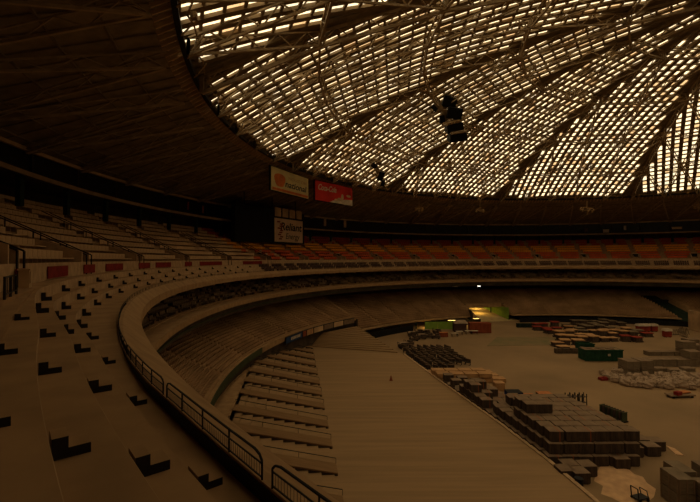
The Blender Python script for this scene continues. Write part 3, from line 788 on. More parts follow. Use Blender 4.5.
# ---------------------------------------------------------------- hanging rigs
def hang_cluster(name, boxes, label, cat, Y, topz):
    c = at(*boxes[0][:2], Y); e_ = empty(name, c, label=label, cat=cat)
    def pp(o): o.parent = e_; o.matrix_parent_inverse = Matrix.Translation(-e_.location); return o
    for (u, v, w_, h_, rot, m_, dY) in boxes:
        p = at(u, v, Y+dY); s_ = Y/F; mb = MB()
        mb.box((0,0,0), (w_*s_, w_*s_*.7, h_*s_), 0, top=(.92,.8)); mb.box((0,-w_*s_*.33,0), (w_*s_*.8, .12, h_*s_*.75))
        R = np.array(Matrix.Rotation(rot, 3, 'Y')) @ np.array(Matrix.Rotation(.5, 3, 'X'))
        V = np.concatenate(mb.v) @ R.T + p
        m2 = MB(); m2.add(V, mb.f); pp(m2.build('speaker_box' if m_ == 'black' else 'side_panel', M[m_]))
    c2 = MB()
    for (u, v, *_r) in boxes[:5:2]:
        p = at(u, v, Y); c2.bar(p, (p[0], p[1], ZF+dz(math.hypot(p[0],p[1]))-1.5), .09)
    pp(c2.build('cable', M['darksteel']))
hang_cluster('loudspeaker_cluster', [(449.5,101.5,14,10.5,.2,'black',0),(454.5,113,15,10.5,.15,'black',-.6),(439,106,11,4.5,.75,'steel',.3),(444.5,115,6,11,-.1,'steel',.4),(454,127,17,8,-.15,'black',-.3),(457,136.5,18,7.5,-.15,'black',0),(434.5,108,7,4,.8,'black',.2),(442,119,5,7,-.2,'black',.1),(452,122,16,1.6,-.25,'brass',-.9),(458,131.5,16,1.6,-.15,'steel',-.9),(449,95,7,4,.6,'steel',.5)],
    'cluster of black loudspeaker boxes with tan side panels hung under the skylights', 'loudspeaker', 78, 0)
hang_cluster('light_cluster', [(381,176,6,9,.35,'black',0),(383,183,4,6,.2,'black',0),(374.5,166,6,4,.7,'black',0),(377,170,4,7,-.5,'steel',.2),(379,163,4,4,.3,'purlin',.3)],
    'small dark cluster of lamps hung near the skylight edge, left of the loudspeakers', 'lamp cluster', 95, 0)
def ringrig(u, v, Y, r, label):
    c = at(u, v, Y); e_ = empty('light_rig', c, label=label, cat='light rig', group='round light rigs under the outer roof')
    def pp(o): o.parent = e_; o.matrix_parent_inverse = Matrix.Translation(-e_.location); return o
    mb = MB(); pts = [c+np.array([r*math.cos(t), r*math.sin(t)*.6, .35*r*math.sin(t)]) for t in np.linspace(0, 2*PI, 15)]
    mb.tube(pts, .13); pp(mb.build('ring', M['beam']))
    for t in np.linspace(0, 2*PI, 8)[:-1]:
        b = MB(); q = c+np.array([r*math.cos(t), r*math.sin(t)*.6, .35*r*math.sin(t)-.35]); b.box(q, (.4,.4,.5), t, top=(.5,.5)); pp(b.build('lamp', M['brass']))
    b = MB(); b.bar(c, c+np.array([0,0,3.0]), .1); b.bar(c+np.array([-r,0,0]), c+np.array([r,0,0]), .1); b.bar(c+np.array([0,0,-1.8]), c, .1); pp(b.build('hanger', M['beam']))
ringrig(587, 209, 126, 1.9, 'round pale light rig under the far roof, right of centre')
ringrig(480, 210, 128, 1.3, 'small round light rig under the far roof, left of the larger one')
ringrig(419, 208, 122, 1.2, 'small round light rig under the roof below the lamp cluster')
ringrig(698, 206, 121, 1.6, 'round light rig at the right frame edge under the roof')

# ---------------------------------------------------------------- ramp tunnel and lamps under the decks
def fieldpt(u, v, z=0): return ground(u, v, z)
a0_, b0_ = pol(73.0,105.6,-19.2), pol(73.0,95.0,-19.2)
a1_, b1_ = at(466,306.5,147), at(486,306.5,147); 
mb = MB(); mb.add([a0_, b0_, b1_, a1_]+[p+np.array([0,0,.04]) for p in (a0_, b0_, b1_, a1_)], BF)
struct(mb.build('floor_ramp', M['yellowfloor']), 'yellow lit ramp rising out of the arena')
wn, wf = at(508,322,128), at(481,307.5,147)
def vwall(p, q, z0p, z1p, z0q, z1q, t, m_, nm, lab):
    d = (q-p); d[2] = 0; d /= np.linalg.norm(d); nn = np.array([-d[1], d[0], 0])*t
    V = [np.array([*a[:2], z]) for a, z in ((p,z0p),(q,z0q),(q,z1q),(p,z1p))]; V += [v+nn for v in V]
    return struct(MB().add(V, BF).build(nm, M[m_]), lab)
vwall(wn, wf, 0, 3.95, 1.5, 3.0, -.3, 'limegreen', 'wall_ramp_right', 'lime green wall on the right of the ramp')
wl = at(473,322,120); wl2 = at(462,307,147)
vwall(wl, wl2, 0, 3.6, 1.0, 3.6, .3, 'under', 'wall_ramp_left', 'dark wall on the left of the ramp')
mb = revolve([(79,-15.4),(79,-14.5),(97.2,-14.3),(97.2,-15.0)], 96.5, 106.4, 1)
struct(mb.build('ceiling_ramp', M['under']), 'low ceiling over the ramp')
p = wn+(wf-wn)*.5; b = MB(); b.org = p; b.bar((p[0]-.9,p[1],0.75), (p[0]-.9,p[1],3.2), .3)
tag(b.build('post', M['green']), 'green post against the lime wall of the ramp', 'post')
def lamp(loc, size, label, tube=True, energy=0, col=(1,.62,.16), rz=0, nm='tube_lamp', m_='tube'):
    e_ = empty(nm, loc, rz, label=label, cat='lamp')
    b = MB(); b.box((0,0,.12), (size[0]*1.05,size[1]*1.4,.14)); o = b.build('housing', M['darksteel'], e_)
    b = MB(); b.box((0,0,0), (size[0],size[1],.12)); o = b.build('tube' if tube else 'lens', M[m_], e_)
    if energy:
        l = bpy.data.lights.new('bulb','AREA'); l.shape = 'RECTANGLE'; l.size = size[0]; l.size_y = max(size[1],.3); l.energy = energy; l.color = col
        lo = bpy.data.objects.new('bulb', l); COL.objects.link(lo); lo.parent = e_; lo.location = (0,0,-.1)
p = at(486,310,136); lamp((p[0]-2.5,p[1],3.55), (3.4,.08), 'lit tube lamp over the ramp mouth', energy=150)
p = at(478,308,143); lamp((p[0]-.5,p[1],3.5), (3.0,.08), 'lit tube lamp deep inside the ramp', energy=110)
p = at(430,322.3,114); lamp(p, (2.8,.25), 'glowing yellow tube lamp above the left green panel', energy=110)
p = at(452,320.3,114); lamp(p, (2.2,.25), 'glowing yellow tube lamp above the right green panel', energy=110)
p = at(476,318.5,117); lamp(p, (1.6,.25), 'glowing yellow tube lamp above the red container', energy=90)
p = at(479,286,122); lamp(p, (.7,.7), 'small bright white lamp under the far club deck edge', tube=False, nm='work_light', m_='lampw')
p = at(455,286.5,122); lamp(p, (1.5,.25), 'dim long white lamp left of the bright one under the club deck', tube=False, nm='work_light', m_='white')
for (ua, ub, lab) in ((425,436.5,'lime green partition panel under the far deck, left of two'),(437.5,453,'lime green partition panel under the far deck, right of two')):
    p, q = at(ua,330.5,112), at(ub,329.7,112); b = MB(); b.org = (p+q)/2*np.array([1,1,0])
    V = [np.array([a[0],a[1]+d,z]) for z in (0,2.05) for a, d in ((p,0),(q,0),(q,.15),(p,.15))]; b.add(V, BF); b.bar((q[0]+.1,q[1],0),(q[0]+.1,q[1],2.1),.2)
    tag(b.build('partition', M['limegreen']), lab, 'partition')

# ---------------------------------------------------------------- crates and other stored things on the field
def T(u, v): return ground(u, v, 0)
def make_crate(name, size, body, lidm, strap=None, label='', cat='crate'):
    w_, d_, h_ = size; e_ = empty(name, (0,0,0), label=label, cat=cat)
    b = MB(); b.box((0,0,h_*.53), (w_*.96,d_*.96,h_*.86))
    n = 6
    for i in range(n):
        for sg in (-1, 1):
            b.box(((i+.5)/n*w_-w_/2, sg*d_*.485, h_*.53), (w_/n*.55, .05, h_*.86)); b.box((sg*w_*.485, (i+.5)/n*d_-d_/2, h_*.53), (.05, d_/n*.55, h_*.86))
    b.box((0,0,.05), (w_*.9,d_*.9,.1)); o1 = b.build('body', M[body], e_)
    b = MB(); b.box((0,0,h_*.97), (w_,d_,h_*.05)); o2 = b.build('lid', M[lidm], e_)
    ch = [o1, o2]
    if strap:
        b = MB(); b.box((w_*.2,0,h_*.5), (.07,d_*1.03,h_*1.0)); ch.append(b.build('strap', M[strap], e_))
    return reg(e_, *ch)
CW, CD, CHh = 1.34, 1.25, .98
crA = make_crate('storage_crate', (CW,CD,CHh), 'crate', 'lid', label='x'); crB = make_crate('storage_crate', (CW,CD,CHh), 'crate', 'lid', 'strap', label='x')
used = {crA.name: False, crB.name: False}
def put_crate(x, y, z, rz_, label, strapped=False, grp='dark storage crates on the field'):
    src = crB if strapped else crA
    if not used[src.name]:
        used[src.name] = True; src.location = (x,y,z); src.rotation_euler = (0,0,rz_); src['label'] = label; src['group'] = grp; return src
    return copy_tree(src, (x,y,z), rz_, label, grp)
tiers = ['bottom tier','second tier','third tier','top tier']
def curbx(Y): return np.interp(Y, [20,32,38,46,63,80], [18.6,18.45,17.9,16.65,13.3,10.2])
ordn = ord12+['thirteenth','fourteenth','fifteenth','sixteenth','seventeenth','eighteenth']
nr = 0; Y = 38.7
while Y < 62.5:
    ncol = 6 if Y < 50 else (5 if Y < 53.5 else 4)
    for c in range(ncol):
        x = curbx(Y)+1.05+c*(CW+.08)
        if Y < 48.2:
            hgt = 3
            if nr in (3,4) and c in (0,1): hgt = 4
            if nr >= 5 and c == 0: hgt = 2
        elif Y < 50.5: hgt = [1,2,2,2,2,1][c]
        elif Y < 53.5: hgt = [2,1,1,2,1,1][c]
        else: hgt = [[1,2,1,1],[2,1,2,1],[1,2,1,1],[2,1,1,1],[3,2,1,1],[3,3,2,1],[2,2,1,1]][nr % 7][c]
        sh = .38 if Y < 48.2 else .1
        for k in range(hgt):
            put_crate(x-CX+k*.3*(Y < 48.2)+random.uniform(-.04,.04), Y-CY+k*sh+random.uniform(-.04,.04), k*CHh, random.uniform(-.03,.03),
                'dark dusty crate, %s, %s row behind the sand, %s from the curb' % (tiers[k], ordn[nr], ord12[c]), random.random() < .28)
    nr += 1; Y += CD+.1
for i, (u, v, k, l) in enumerate([(565,478.5,1,'left front'),(579,481,1,'right front'),(569,473,1,'left back'),(586,474,1,'right back')]):
    p = T(u, v)
    for q in range(k): put_crate(p[0], p[1], q*CHh*.9, .05, 'dark crate in the small group left of the sand, %s one, %s' % (l, tiers[q]))
p = T(619,466.5); put_crate(p[0], p[1], 0, .02, 'single grey brown crate standing at the right end of the dark pile, behind the sand')
for i, (u, v, k, l) in enumerate([(633,455,1,'front left'),(650,454,1,'front right'),(640,447,1,'middle'),(628,443,1,'back left'),(655,449,1,'back right')]):
    p = T(u, v); put_crate(p[0], p[1], 0, .0, 'dark crate in the low group right of the big pile, %s' % l)

def simple_box(name, u, v, size, m_, lab, cat, rz_=0, z=0, lid=None, grp=None):
    p = T(u, v); e_ = empty(name, (p[0], p[1]+size[1]/2, z), rz_, lab, cat, grp)
    b = MB(); b.box((0,0,size[2]*.5), (size[0],size[1],size[2])); 
    for i in range(4):
        b.box(((i+.5)/4*size[0]-size[0]/2, -size[1]/2-.02, size[2]*.5), (.1,.05,size[2]*.98))
    b.build('body', M[m_], e_)
    b = MB(); b.box((0,0,size[2]+.04), (size[0]*1.03,size[1]*1.03,.08)); b.build('lid', M[lid or m_], e_)
    return e_
simple_box('tarp_crate', 516, 405, (1.9,1.5,1.5), 'blue', 'crate under a blue cover in the middle of the dark pile', 'crate', lid='black')
simple_box('wrapped_crate', 547, 403.5, (1.7,1.4,1.1), 'crate', 'brown crate topped with bright orange wrapping, behind the dark pile', 'crate', lid='orange')
p = T(531,401); simple_box('wrapped_crate', 531, 402, (1.4,1.2,.7), 'seat_tan', 'low pale crate with orange top, left of the orange wrapped one', 'crate', lid='orange')
# tan timber stacks
k_ = 0
for r_, Yv in enumerate((64.2, 66.2, 68.0)):
    for c in range(5):
        hh_ = [2,2,2,2,1][c] if r_ < 2 else 1
        for q in range(hh_):
            x_ = curbx(Yv)+1.3+c*2.15; e_ = empty('timber_stack', (x_-CX, Yv-CY, q*.8), random.uniform(-.06,.06), 'tan timber stack behind the crates, %s row, %s from the curb, %s' % (ord12[r_], ord12[c], 'lower' if q == 0 else 'upper'), 'timber stack', 'tan timber stacks')
            b = MB()
            for i in range(3):
                for j in range(3): b.box((0,(j-1)*.55,.14+i*.22), (1.95,.5,.19))
            b.build('boards', M['tanwood'], e_)
            b = MB(); b.box((-.6,0,.04),(.12,1.5,.08)); b.box((.6,0,.04),(.12,1.5,.08)); b.build('bearers', M['crate'], e_)
            k_ += 1
simple_box('carton', 500.5, 391.5, (1.4,1.2,1.1), 'tanwood', 'single tan carton at the right end of the timber stacks', 'box')
# white scrap bin by curb
p = T(459,396); e_ = empty('broken_chair', (p[0],p[1],0), .4, 'broken white chair lying at the curb beside the dark crates', 'chair')
b = MB(); b.box((0,0,.5),(.9,.8,.1)); b.build('seat', M['white'], e_); b = MB(); b.box((.1,.4,.95),(.9,.1,.8)); b.build('backrest', M['white'], e_)
for sx in (-.38,.38):
    for sy in (-.33,.33): b = MB(); b.bar((sx,sy,0),(sx,sy,.48),.08); b.build('leg', M['white'], e_)
# removed seat banks
def make_bank():
    e_ = empty('seat_bank', (0,0,0), label='x', cat='seat bank')
    b = MB(); ch = []
    b.box((0,.25,.75),(1.15,.1,.62)); ch.append(b.build('backrest', M['crate'], e_))
    b = MB(); b.box((0,-.02,.5),(1.1,.5,.08)); ch.append(b.build('seat', M['black'], e_))
    b = MB(); b.box((0,.25,1.08),(1.15,.2,.07)); ch.append(b.build('top_edge', M['lid'], e_))
    for sx in (-.5,.5): b = MB(); b.bar((sx,.2,0),(sx,.2,.5),.08); b.bar((sx,-.2,.02),(sx,.3,.02),.08); ch.append(b.build('leg', M['darksteel'], e_))
    return reg(e_, *ch)
bank = make_bank(); first = True
for r_ in range(13):
    Yv = 70.5+r_*1.35; n = 7 if r_ > 2 else 4
    for c in range(n):
        x_ = curbx(Yv)+1.1+c*1.42+(.3 if r_%2 else 0)
        lab = 'dark seat bank, %s row behind the timber, %s from the curb' % (ordn[r_], ord12[c])
        loc = (x_-CX+random.uniform(-.15,.15), Yv-CY+random.uniform(-.15,.15), 0); rz_ = -.7+random.uniform(-.6,.6)
        if first: bank.location = loc; bank.rotation_euler = (0,0,rz_); bank['label'] = lab; bank['group'] = 'removed seat banks'; first = False
        else: copy_tree(bank, loc, rz_, lab, 'removed seat banks')
# pallets generic
def make_pallet(topm):
    e_ = empty('loaded_pallet', (0,0,0), label='x', cat='pallet'); ch = []
    b = MB(); 
    for i in range(3): b.box((0,(i-1)*.9,.08),(2.2,.16,.16))
    for i in range(5): b.box(((i-2)*.5,0,.2),(.36,2.0,.06))
    ch.append(b.build('pallet', M['crate'], e_))
    b = MB(); b.box((0,0,.6),(1.9,1.7,.74)); ch.append(b.build('load', M['crate'], e_))
    b = MB(); b.box((0,0,1.02),(2.3,2.0,.14)); ch.append(b.build('board', M[topm], e_))
    return reg(e_, *ch)
pal = {m_: make_pallet(m_) for m_ in ('tanwood','redpaint','greywood')}; pu_ = set()
cnt = 0
def put_pal(m_, u, v, lab, rz_=0, sc=(1,1,1)):
    p = T(u, v); src = pal[m_]
    if m_ not in pu_:
        pu_.add(m_); src.location = p; src.rotation_euler = (0,0,rz_); src.scale = sc; src['label'] = lab; src['group'] = 'loaded pallets at the far side'; return
    copy_tree(src, p, rz_, lab, 'loaded pallets at the far side', scale=sc)
rows = [(351,[(563,'tanwood'),(573,'tanwood')]),(346,[(556,'tanwood'),(566,'tanwood'),(577,'tanwood')]),(341.5,[(562,'tanwood'),(571,'tanwood'),(582,'tanwood'),(592,'tanwood'),(602,'tanwood'),(612,'tanwood'),(624,'redpaint'),(636,'redpaint')]),
 (337,[(558,'tanwood'),(568,'tanwood'),(579,'tanwood'),(590,'tanwood'),(603,'tanwood'),(612,'tanwood'),(622,'tanwood'),(634,'greywood'),(645,'redpaint')]),
 (333.5,[(549,'redpaint'),(560,'tanwood'),(571,'tanwood'),(583,'greywood'),(594,'tanwood'),(605,'tanwood'),(615,'tanwood'),(626,'tanwood'),(638,'greywood')]),
 (330.5,[(538,'redpaint'),(547,'redpaint'),(557,'redpaint'),(568,'tanwood'),(578,'greywood'),(588,'greywood'),(598,'greywood'),(609,'greywood')]),
 (325.2,[(575,'greywood'),(584,'greywood'),(593,'greywood'),(602,'greywood'),(611,'greywood'),(620,'greywood')]),
 (327.5,[(536,'redpaint'),(545,'redpaint'),(554,'redpaint'),(566,'greywood'),(581,'greywood'),(592,'greywood'),(604,'greywood')])]
cn = {'tanwood':'tan','redpaint':'red','greywood':'grey'}
for r_, (v, l) in enumerate(rows):
    for c, (u, m_) in enumerate(l):
        put_pal(m_, u+random.uniform(-1.5,1.5), v+random.uniform(-.5,.5), '%s topped pallet by the green dumpster, %s row back, %s from the left' % (cn[m_], ord12[r_], ord12[c]), random.uniform(-.3,.3), (random.uniform(.85,1.08), random.uniform(.8,1.1), random.uniform(.75,1.6)))
for i, u in enumerate((560,568,576,583)):
    p = T(u, 354); e_ = empty('wire_cage', (p[0],p[1]+.6,0), 0, 'pale wire cage in front of the pallets left of the dumpster, %s from the left' % ord12[i], 'cage', 'wire cages left of the dumpster')
    b = MB()
    for x_ in np.linspace(-.7,.7,6): b.bar((x_,-.5,0),(x_,-.5,1.1),.07)
    for z_ in (.1,.6,1.1): b.bar((-.7,-.5,z_),(.7,-.5,z_),.07)
    b.build('bars', M['greywood'], e_); b = MB(); b.box((0,.05,.5),(1.3,.9,.9)); b.build('contents', M['crate'], e_)
# dumpsters
def dumpster(u, v, L, Dp, H, lab, loads):
    p = T(u, v); e_ = empty('dumpster', (p[0], p[1]+Dp/2, 0), -.02, lab, 'dumpster')
    b = MB(); t = .12
    b.box((0,-Dp/2,H/2+.1),(L,t,H)); b.box((0,Dp/2,H/2+.1),(L,t,H)); b.box((-L/2,0,H/2+.1),(t,Dp,H)); b.box((L/2,0,H/2+.1),(t,Dp,H)); b.box((0,0,.15),(L,Dp,.1))
    b.build('bin', M['dumpster'], e_)
    b = MB()
    for i in range(9): b.box((-L/2+L*(i+.5)/9,-Dp/2-.1,H/2+.1),(.14,.12,H))
    b.box((0,-Dp/2-.08,H+.08),(L+.2,.2,.16)); b.build('ribs', M['dumpster'], e_)
    if loads:
        b = MB(); b.box((0,0,H-.05),(L*.96,Dp*.9,.3)); 
        for i in range(14): b.box((random.uniform(-L*.42,L*.42),random.uniform(-Dp*.3,Dp*.3),H+.15),(random.uniform(.5,1.4),random.uniform(.3,.6),.2),random.uniform(-1,1))
        o = b.build('debris', M['lid'], e_)
        b = MB(); b.box((L*.12,-Dp/2-.17,H*.62),(.45,.05,.4)); b.build('placard', M['white'], e_)
dumpster(604.5, 361.5, 6.8, 2.6, 2.0, 'long green dumpster with debris, standing on the field before the pallets', True)
dumpster(588, 354, 2.6, 2.2, 1.9, 'small green dumpster behind the left end of the long one', False)
# grey wooden crates, right side
def grey(u, v, size, k, lab, rz_=0):
    p = T(u, v)
    for q in range(k):
        e_ = empty('grey_crate', (p[0], p[1]+size[1]/2, q*(size[2]+.06)), rz_, lab+(', %s' % ('bottom' if q == 0 else 'top') if k > 1 else ''), 'crate', 'grey wooden crates at right')
        b = MB(); b.box((0,0,size[2]/2),(size[0]*.97,size[1]*.97,size[2]*.94)); b.build('body', M['greywood'], e_)
        b = MB()
        for i in range(3):
            xx = (i-1)*size[0]*.46; b.box((xx,-size[1]/2,size[2]/2),(.1,.06,size[2]*.96))
        for z_ in (.06,.94): b.box((0,-size[1]/2,size[2]*z_),(size[0],.06,.1))
        b.build('battens', M['crate2'], e_)
        b = MB(); b.box((0,0,size[2]-.02),(size[0],size[1],.06)); b.build('lid', M['lid'], e_)
grey(634,377.5,(2.1,2.4,1.25),2,'grey crate behind the white bundles, left of the dark straps')
grey(648,377,(2.1,2.4,1.25),2,'grey crate behind the white bundles, right of the dark straps')
for i, u in enumerate((657,670,684,697)): grey(u,367,(2.3,2.0,1.3),1 if i < 3 else 2,'grey crate in the second line behind the bundles, %s from the left' % ord12[i])
for i, u in enumerate((662,676,690)): grey(u,372+1.5*(i%2),(1.9,1.2,.6),1,'low grey crate between the bundles and the second line, %s from the left' % ord12[i])
for i, u in enumerate((655,668,681)): grey(u,356,(2.4,1.6,.8),1,'low grey crate in the third line behind the bundles, %s from the left' % ord12[i])
for i, (u,v) in enumerate(((690,357),(699,352),(694,346))): grey(u,v,(2.6,2.0,1.4),2 if i == 0 else 1,'grey crate at the right frame edge beyond the bundles, %s going back' % ord12[i])
for i, (x_, y_, h_) in enumerate(((25.6,32.5,1.15),(27.0,31.2,1.08),(27.0,34.0,1.05),(29.2,33.8,1.1),(28.5,30.9,1.05))):
    for q in range(2):
        e_ = empty('tall_crate', (x_-CX, y_-CY, q*(h_+.03)), 0, 'weathered crate at the bottom right corner, %s stack from left, %s' % (ord12[i], ['lower','upper'][q]), 'crate', 'weathered crates at the bottom right')
        b = MB(); b.box((0,0,h_/2),(1.25,1.9,h_*.97)); b.build('body', M['greywood'], e_)
        b = MB()
        for yy in (-.85,0,.85): b = MB(); b.box((-.64,yy,h_/2),(.05,.12,h_*.98)); b.build('batten', M['lid'], e_)
        for xx in (-.55,0,.55): b = MB(); b.box((xx,-.96,h_/2),(.1,.05,h_*.98)); b.build('batten', M['lid'], e_)
# white bundles
ico = bpy.data.meshes.new('bundle')
import bmesh
bm = bmesh.new(); bmesh.ops.create_icosphere(bm, subdivisions=3, radius=1)
for vtx in bm.verts:
    q = vtx.co; f_ = 1+.10*math.sin(5*q.x+3*q.y)+.08*math.sin(9*q.z+4*q.x)+.06*math.cos(13*q.y); vtx.co = Vector((q.x*f_, q.y*f_, max(q.z*f_, -.6)+.6))
bm.to_mesh(ico); bm.free(); ico.materials.append(M['plastic'])
k_ = 0
for r_, (v0, ua, ub, n) in enumerate(((388,640,698,9),(385.5,626,699,11),(382,615,698,12),(378.5,607,698,13),(375,603,628,5))):
    for c in range(n):
        u = ua+(ub-ua)*c/(n-1); v = v0+(1.2*math.sin(c*2.1))
        if r_ == 0 and u < 660: v -= 1
        p = T(u, v); o = bpy.data.objects.new('plastic_bundle', ico); COL.objects.link(o)
        s_ = random.uniform(.45,.75); o.location = (p[0],p[1],0); o.scale = (s_*1.25,s_,s_*random.uniform(.8,1.25)); o.rotation_euler = (0,0,random.uniform(0,6))
        tag(o, 'pale plastic bundle in the heap, %s row from the front, %s from the left' % (ord12[r_], ordn[c]), 'bundle', 'plastic wrapped bundles'); k_ += 1
# red junk and plank at right
p = T(680,397); e_ = empty('scrap_cart', (p[0],p[1],0), .1, 'low scrap cart with a red piece and tan board before the bundles', 'cart')
b = MB(); b.box((0,0,.35),(3.6,1.2,.15)); b.build('deck', M['lid'], e_); b = MB(); b.box((-.6,-.3,.65),(.9,.6,.45),.3); b.build('red_part', M['redcloth'], e_)
b = MB(); b.box((.5,.2,.6),(2.2,.8,.12),.15); b.build('board', M['orange'], e_)
for sx in (-1.4,1.4):
    for sy in (-.45,.45): b = MB(); b.box((sx,sy,.14),(.3,.12,.28)); b.build('wheel', M['black'], e_)
p = T(603,380); b = MB(); b.org = (p[0],p[1],0); b.box((p[0],p[1],.2),(1.2,.8,.4),.2); b.box((p[0]+.2,p[1],.45),(.7,.5,.1),.4); tag(b.build('scrap_piece', M['redcloth']), 'small red scrap piece at the left tip of the white bundles', 'scrap')
# wire stillages, benches
for i, u in enumerate((569,574,579,583)):
    p = T(u, 409); e_ = empty('stillage', (p[0],p[1],0), .1, 'dark upright wire stillage behind the crates, %s of four from the left' % ord12[i], 'stillage', 'upright stillages')
    b = MB()
    for sx in (-.3,.3):
        for sy in (-.3,.3): b.bar((sx,sy,0),(sx,sy,2.0),.08)
    b.build('post_frame', M['darksteel'], e_); b = MB()
    for z_ in (.2,.9,1.6): b = MB(); b.box((0,0,z_),(.66,.66,.06)); b.build('shelf', M['crate'], e_)
p, q = T(601,413), T(626,423); m_ = (p+q)/2; d = q-p; e_ = empty('folded_barrier', (m_[0],m_[1],0), math.atan2(d[1],d[0]), 'long dark rack of folded barriers on the open field right of the crates', 'rack')
L = np.linalg.norm(d); b = MB(); b.box((0,0,.1),(L,.8,.15)); b.build('base', M['darksteel'], e_)
for i in range(9): b = MB(); b.box((-L/2+L*(i+.5)/9,0,.6),(.08,.8,1.0)); b.box((-L/2+L*(i+.5)/9,0,1.12),(.14,.84,.06)); b.build('barrier', M['crate'] if i%2 else M['green'], e_)
p = T(627,433.5) if False else T(624,432); b = MB(); b.org = (p[0],p[1],0); b.box((p[0],p[1],.12),(1.0,.7,.24)); b.box((p[0]+.1,p[1],.3),(.7,.5,.14),.3); tag(b.build('pale_sack', M['plastic']), 'small pale sack lying behind the right end of the dark pile', 'sack')
# sand
pts = [(596,474),(600,466.5),(612,464),(626,467),(634,474),(643,477),(647,483),(656,489),(654,497),(645,504),(628,506),(612,498),(601,494),(603,486),(594,481)]
P_ = [T(*q) for q in pts]; c = sum(P_)/len(P_); mb = MB(); n = len(P_)
V = [p*np.array([1,1,0])+np.array([0,0,.01]) for p in P_]
V += [np.array([*(c+(p-c)*(.8+.06*math.sin(i*2)))[:2], .10+.04*math.sin(i*3)]) for i, p in enumerate(P_)]+[np.array([c[0],c[1],.2])]
mb.org = c*np.array([1,1,0]); mb.add(V, [(i,(i+1)%n,n+(i+1)%n,n+i) for i in range(n)]+[(n+i,n+(i+1)%n,2*n) for i in range(n)])
tag(mb.build('sand_heap', M['sand'], smooth=True), 'pale spread heap of sand at the bottom right of the field', 'sand')
P_ = [T(*q) for q in ((666,446),(675,449),(684,456),(676,455))]; c = sum(P_)/4; mb = MB(); mb.org = c
mb.add([p for p in P_]+[p+np.array([0,0,.06]) for p in P_], BF); tag(mb.build('pale_board', M['sand']), 'pale flat board lying on the open field right of the dark crates', 'board')
P_ = [T(*q) for q in ((487,346),(562,345),(556,337.5),(497,337))]; c = sum(P_)/4; mb = MB(); mb.org = c
mb.add([p for p in P_]+[p+np.array([0,0,.05]) for p in P_], BF); tag(mb.build('turf_mat', M['turf']), 'worn green turf strip on the field at the foot of the ramp', 'turf')

# barrel, cart
p = T(579,490.5); mb = MB(); mb.org = (p[0],p[1],0); 
for (r0, r1, z0, z1) in ((.30,.33,0,.5),(.33,.30,.5,.95),(.34,.34,.95,1.02)):
    V = [(p[0]+r0*math.cos(t),p[1]+r0*math.sin(t),z0) for t in np.linspace(0,2*PI,12,endpoint=False)]+[(p[0]+r1*math.cos(t),p[1]+r1*math.sin(t),z1) for t in np.linspace(0,2*PI,12,endpoint=False)]
    mb.add(V, [tuple(range(11,-1,-1)),tuple(range(12,24))]+[(i,(i+1)%12,12+(i+1)%12,12+i) for i in range(12)])
tag(mb.build('barrel', M['black']), 'black barrel in front of the small crate group', 'barrel')
p = T(640,500); e_ = empty('hand_cart', (p[0],p[1],0), .3, 'dark tubular hand cart on the sand at the bottom edge', 'cart')
b = MB(); b.box((0,0,.25),(1.1,.7,.08)); b.build('deck', M['darksteel'], e_); b = MB(); b.tube([(-.5,-.3,.25),(-.6,-.3,1.1),(-.6,.3,1.1),(-.5,.3,.25)], .06); b.tube([(.5,-.3,.25),(.35,-.3,.8),(.35,.3,.8),(.5,.3,.25)], .05); b.build('handle', M['darksteel'], e_)
for sx in (-.4,.4): b = MB(); b.box((sx,-.35,.12),(.24,.08,.24)); b.box((sx,.35,.12),(.24,.08,.24)); b.build('wheel', M['black'], e_)
p = T(573,497); b = MB(); b.org = (p[0],p[1],0); b.box((p[0],p[1],.06),(1.6,.6,.12),.1); b.box((p[0]+.4,p[1]+.2,.14),(.6,.4,.1),.5); tag(b.build('torn_paper', M['white']), 'torn white paper scraps on the ground below the barrel', 'paper')
# containers far left of the ramp
p, q = T(471,333.5), T(491,333); L = q[0]-p[0]; e_ = empty('shipping_container', ((p[0]+q[0])/2,(p[1]+q[1])/2+1.2,0), -.02, 'rust red container with corrugated sides at the foot of the ramp', 'container')
b = MB(); b.box((0,0,1.25),(L,2.4,2.4)); 
for i in range(16): b.box((-L/2+L*(i+.5)/16,-1.22,1.25),(L/32,.08,2.2))
b.build('body', M['rust'], e_); b = MB(); b.box((0,0,2.5),(L+.1,2.5,.12)); b.build('roof', M['rust'], e_)
p = T(464,332); e_ = empty('kiosk', (p[0]-.9,p[1]+1,0), 0, 'dark kiosk with a pale roof left of the rust red container', 'kiosk')
b = MB(); b.box((0,0,1.1),(3.2,2,2.2)); b.build('body', M['seat_purple'], e_); b = MB(); b.box((.3,0,2.6),(3.6,2.3,.8),0,top=(.6,.3)); b.build('roof', M['plastic'], e_)
simple_box('orange_crate', 444, 337.2, (2.0,1.2,1.05), 'rust', 'small rust orange crate on the field left of the container', 'crate', lid='orange')
for i, (u, v) in enumerate(((455,337),(460,335),(469,334.5),(475,334.5))):
    p = T(u, v); e_ = empty('folding_table', (p[0],p[1]+.5,0), .1, 'pale topped table in front of the container, %s from the left' % ord12[i], 'table', 'pale tables by the container')
    b = MB(); b.box((0,0,.85),(1.7,.9,.08)); b.build('tabletop', M['white'], e_)
    for sx in (-.7,.7):
        for sy in (-.35,.35): b = MB(); b.bar((sx,sy,0),(sx,sy,.82),.08); b.build('leg', M['darksteel'], e_)
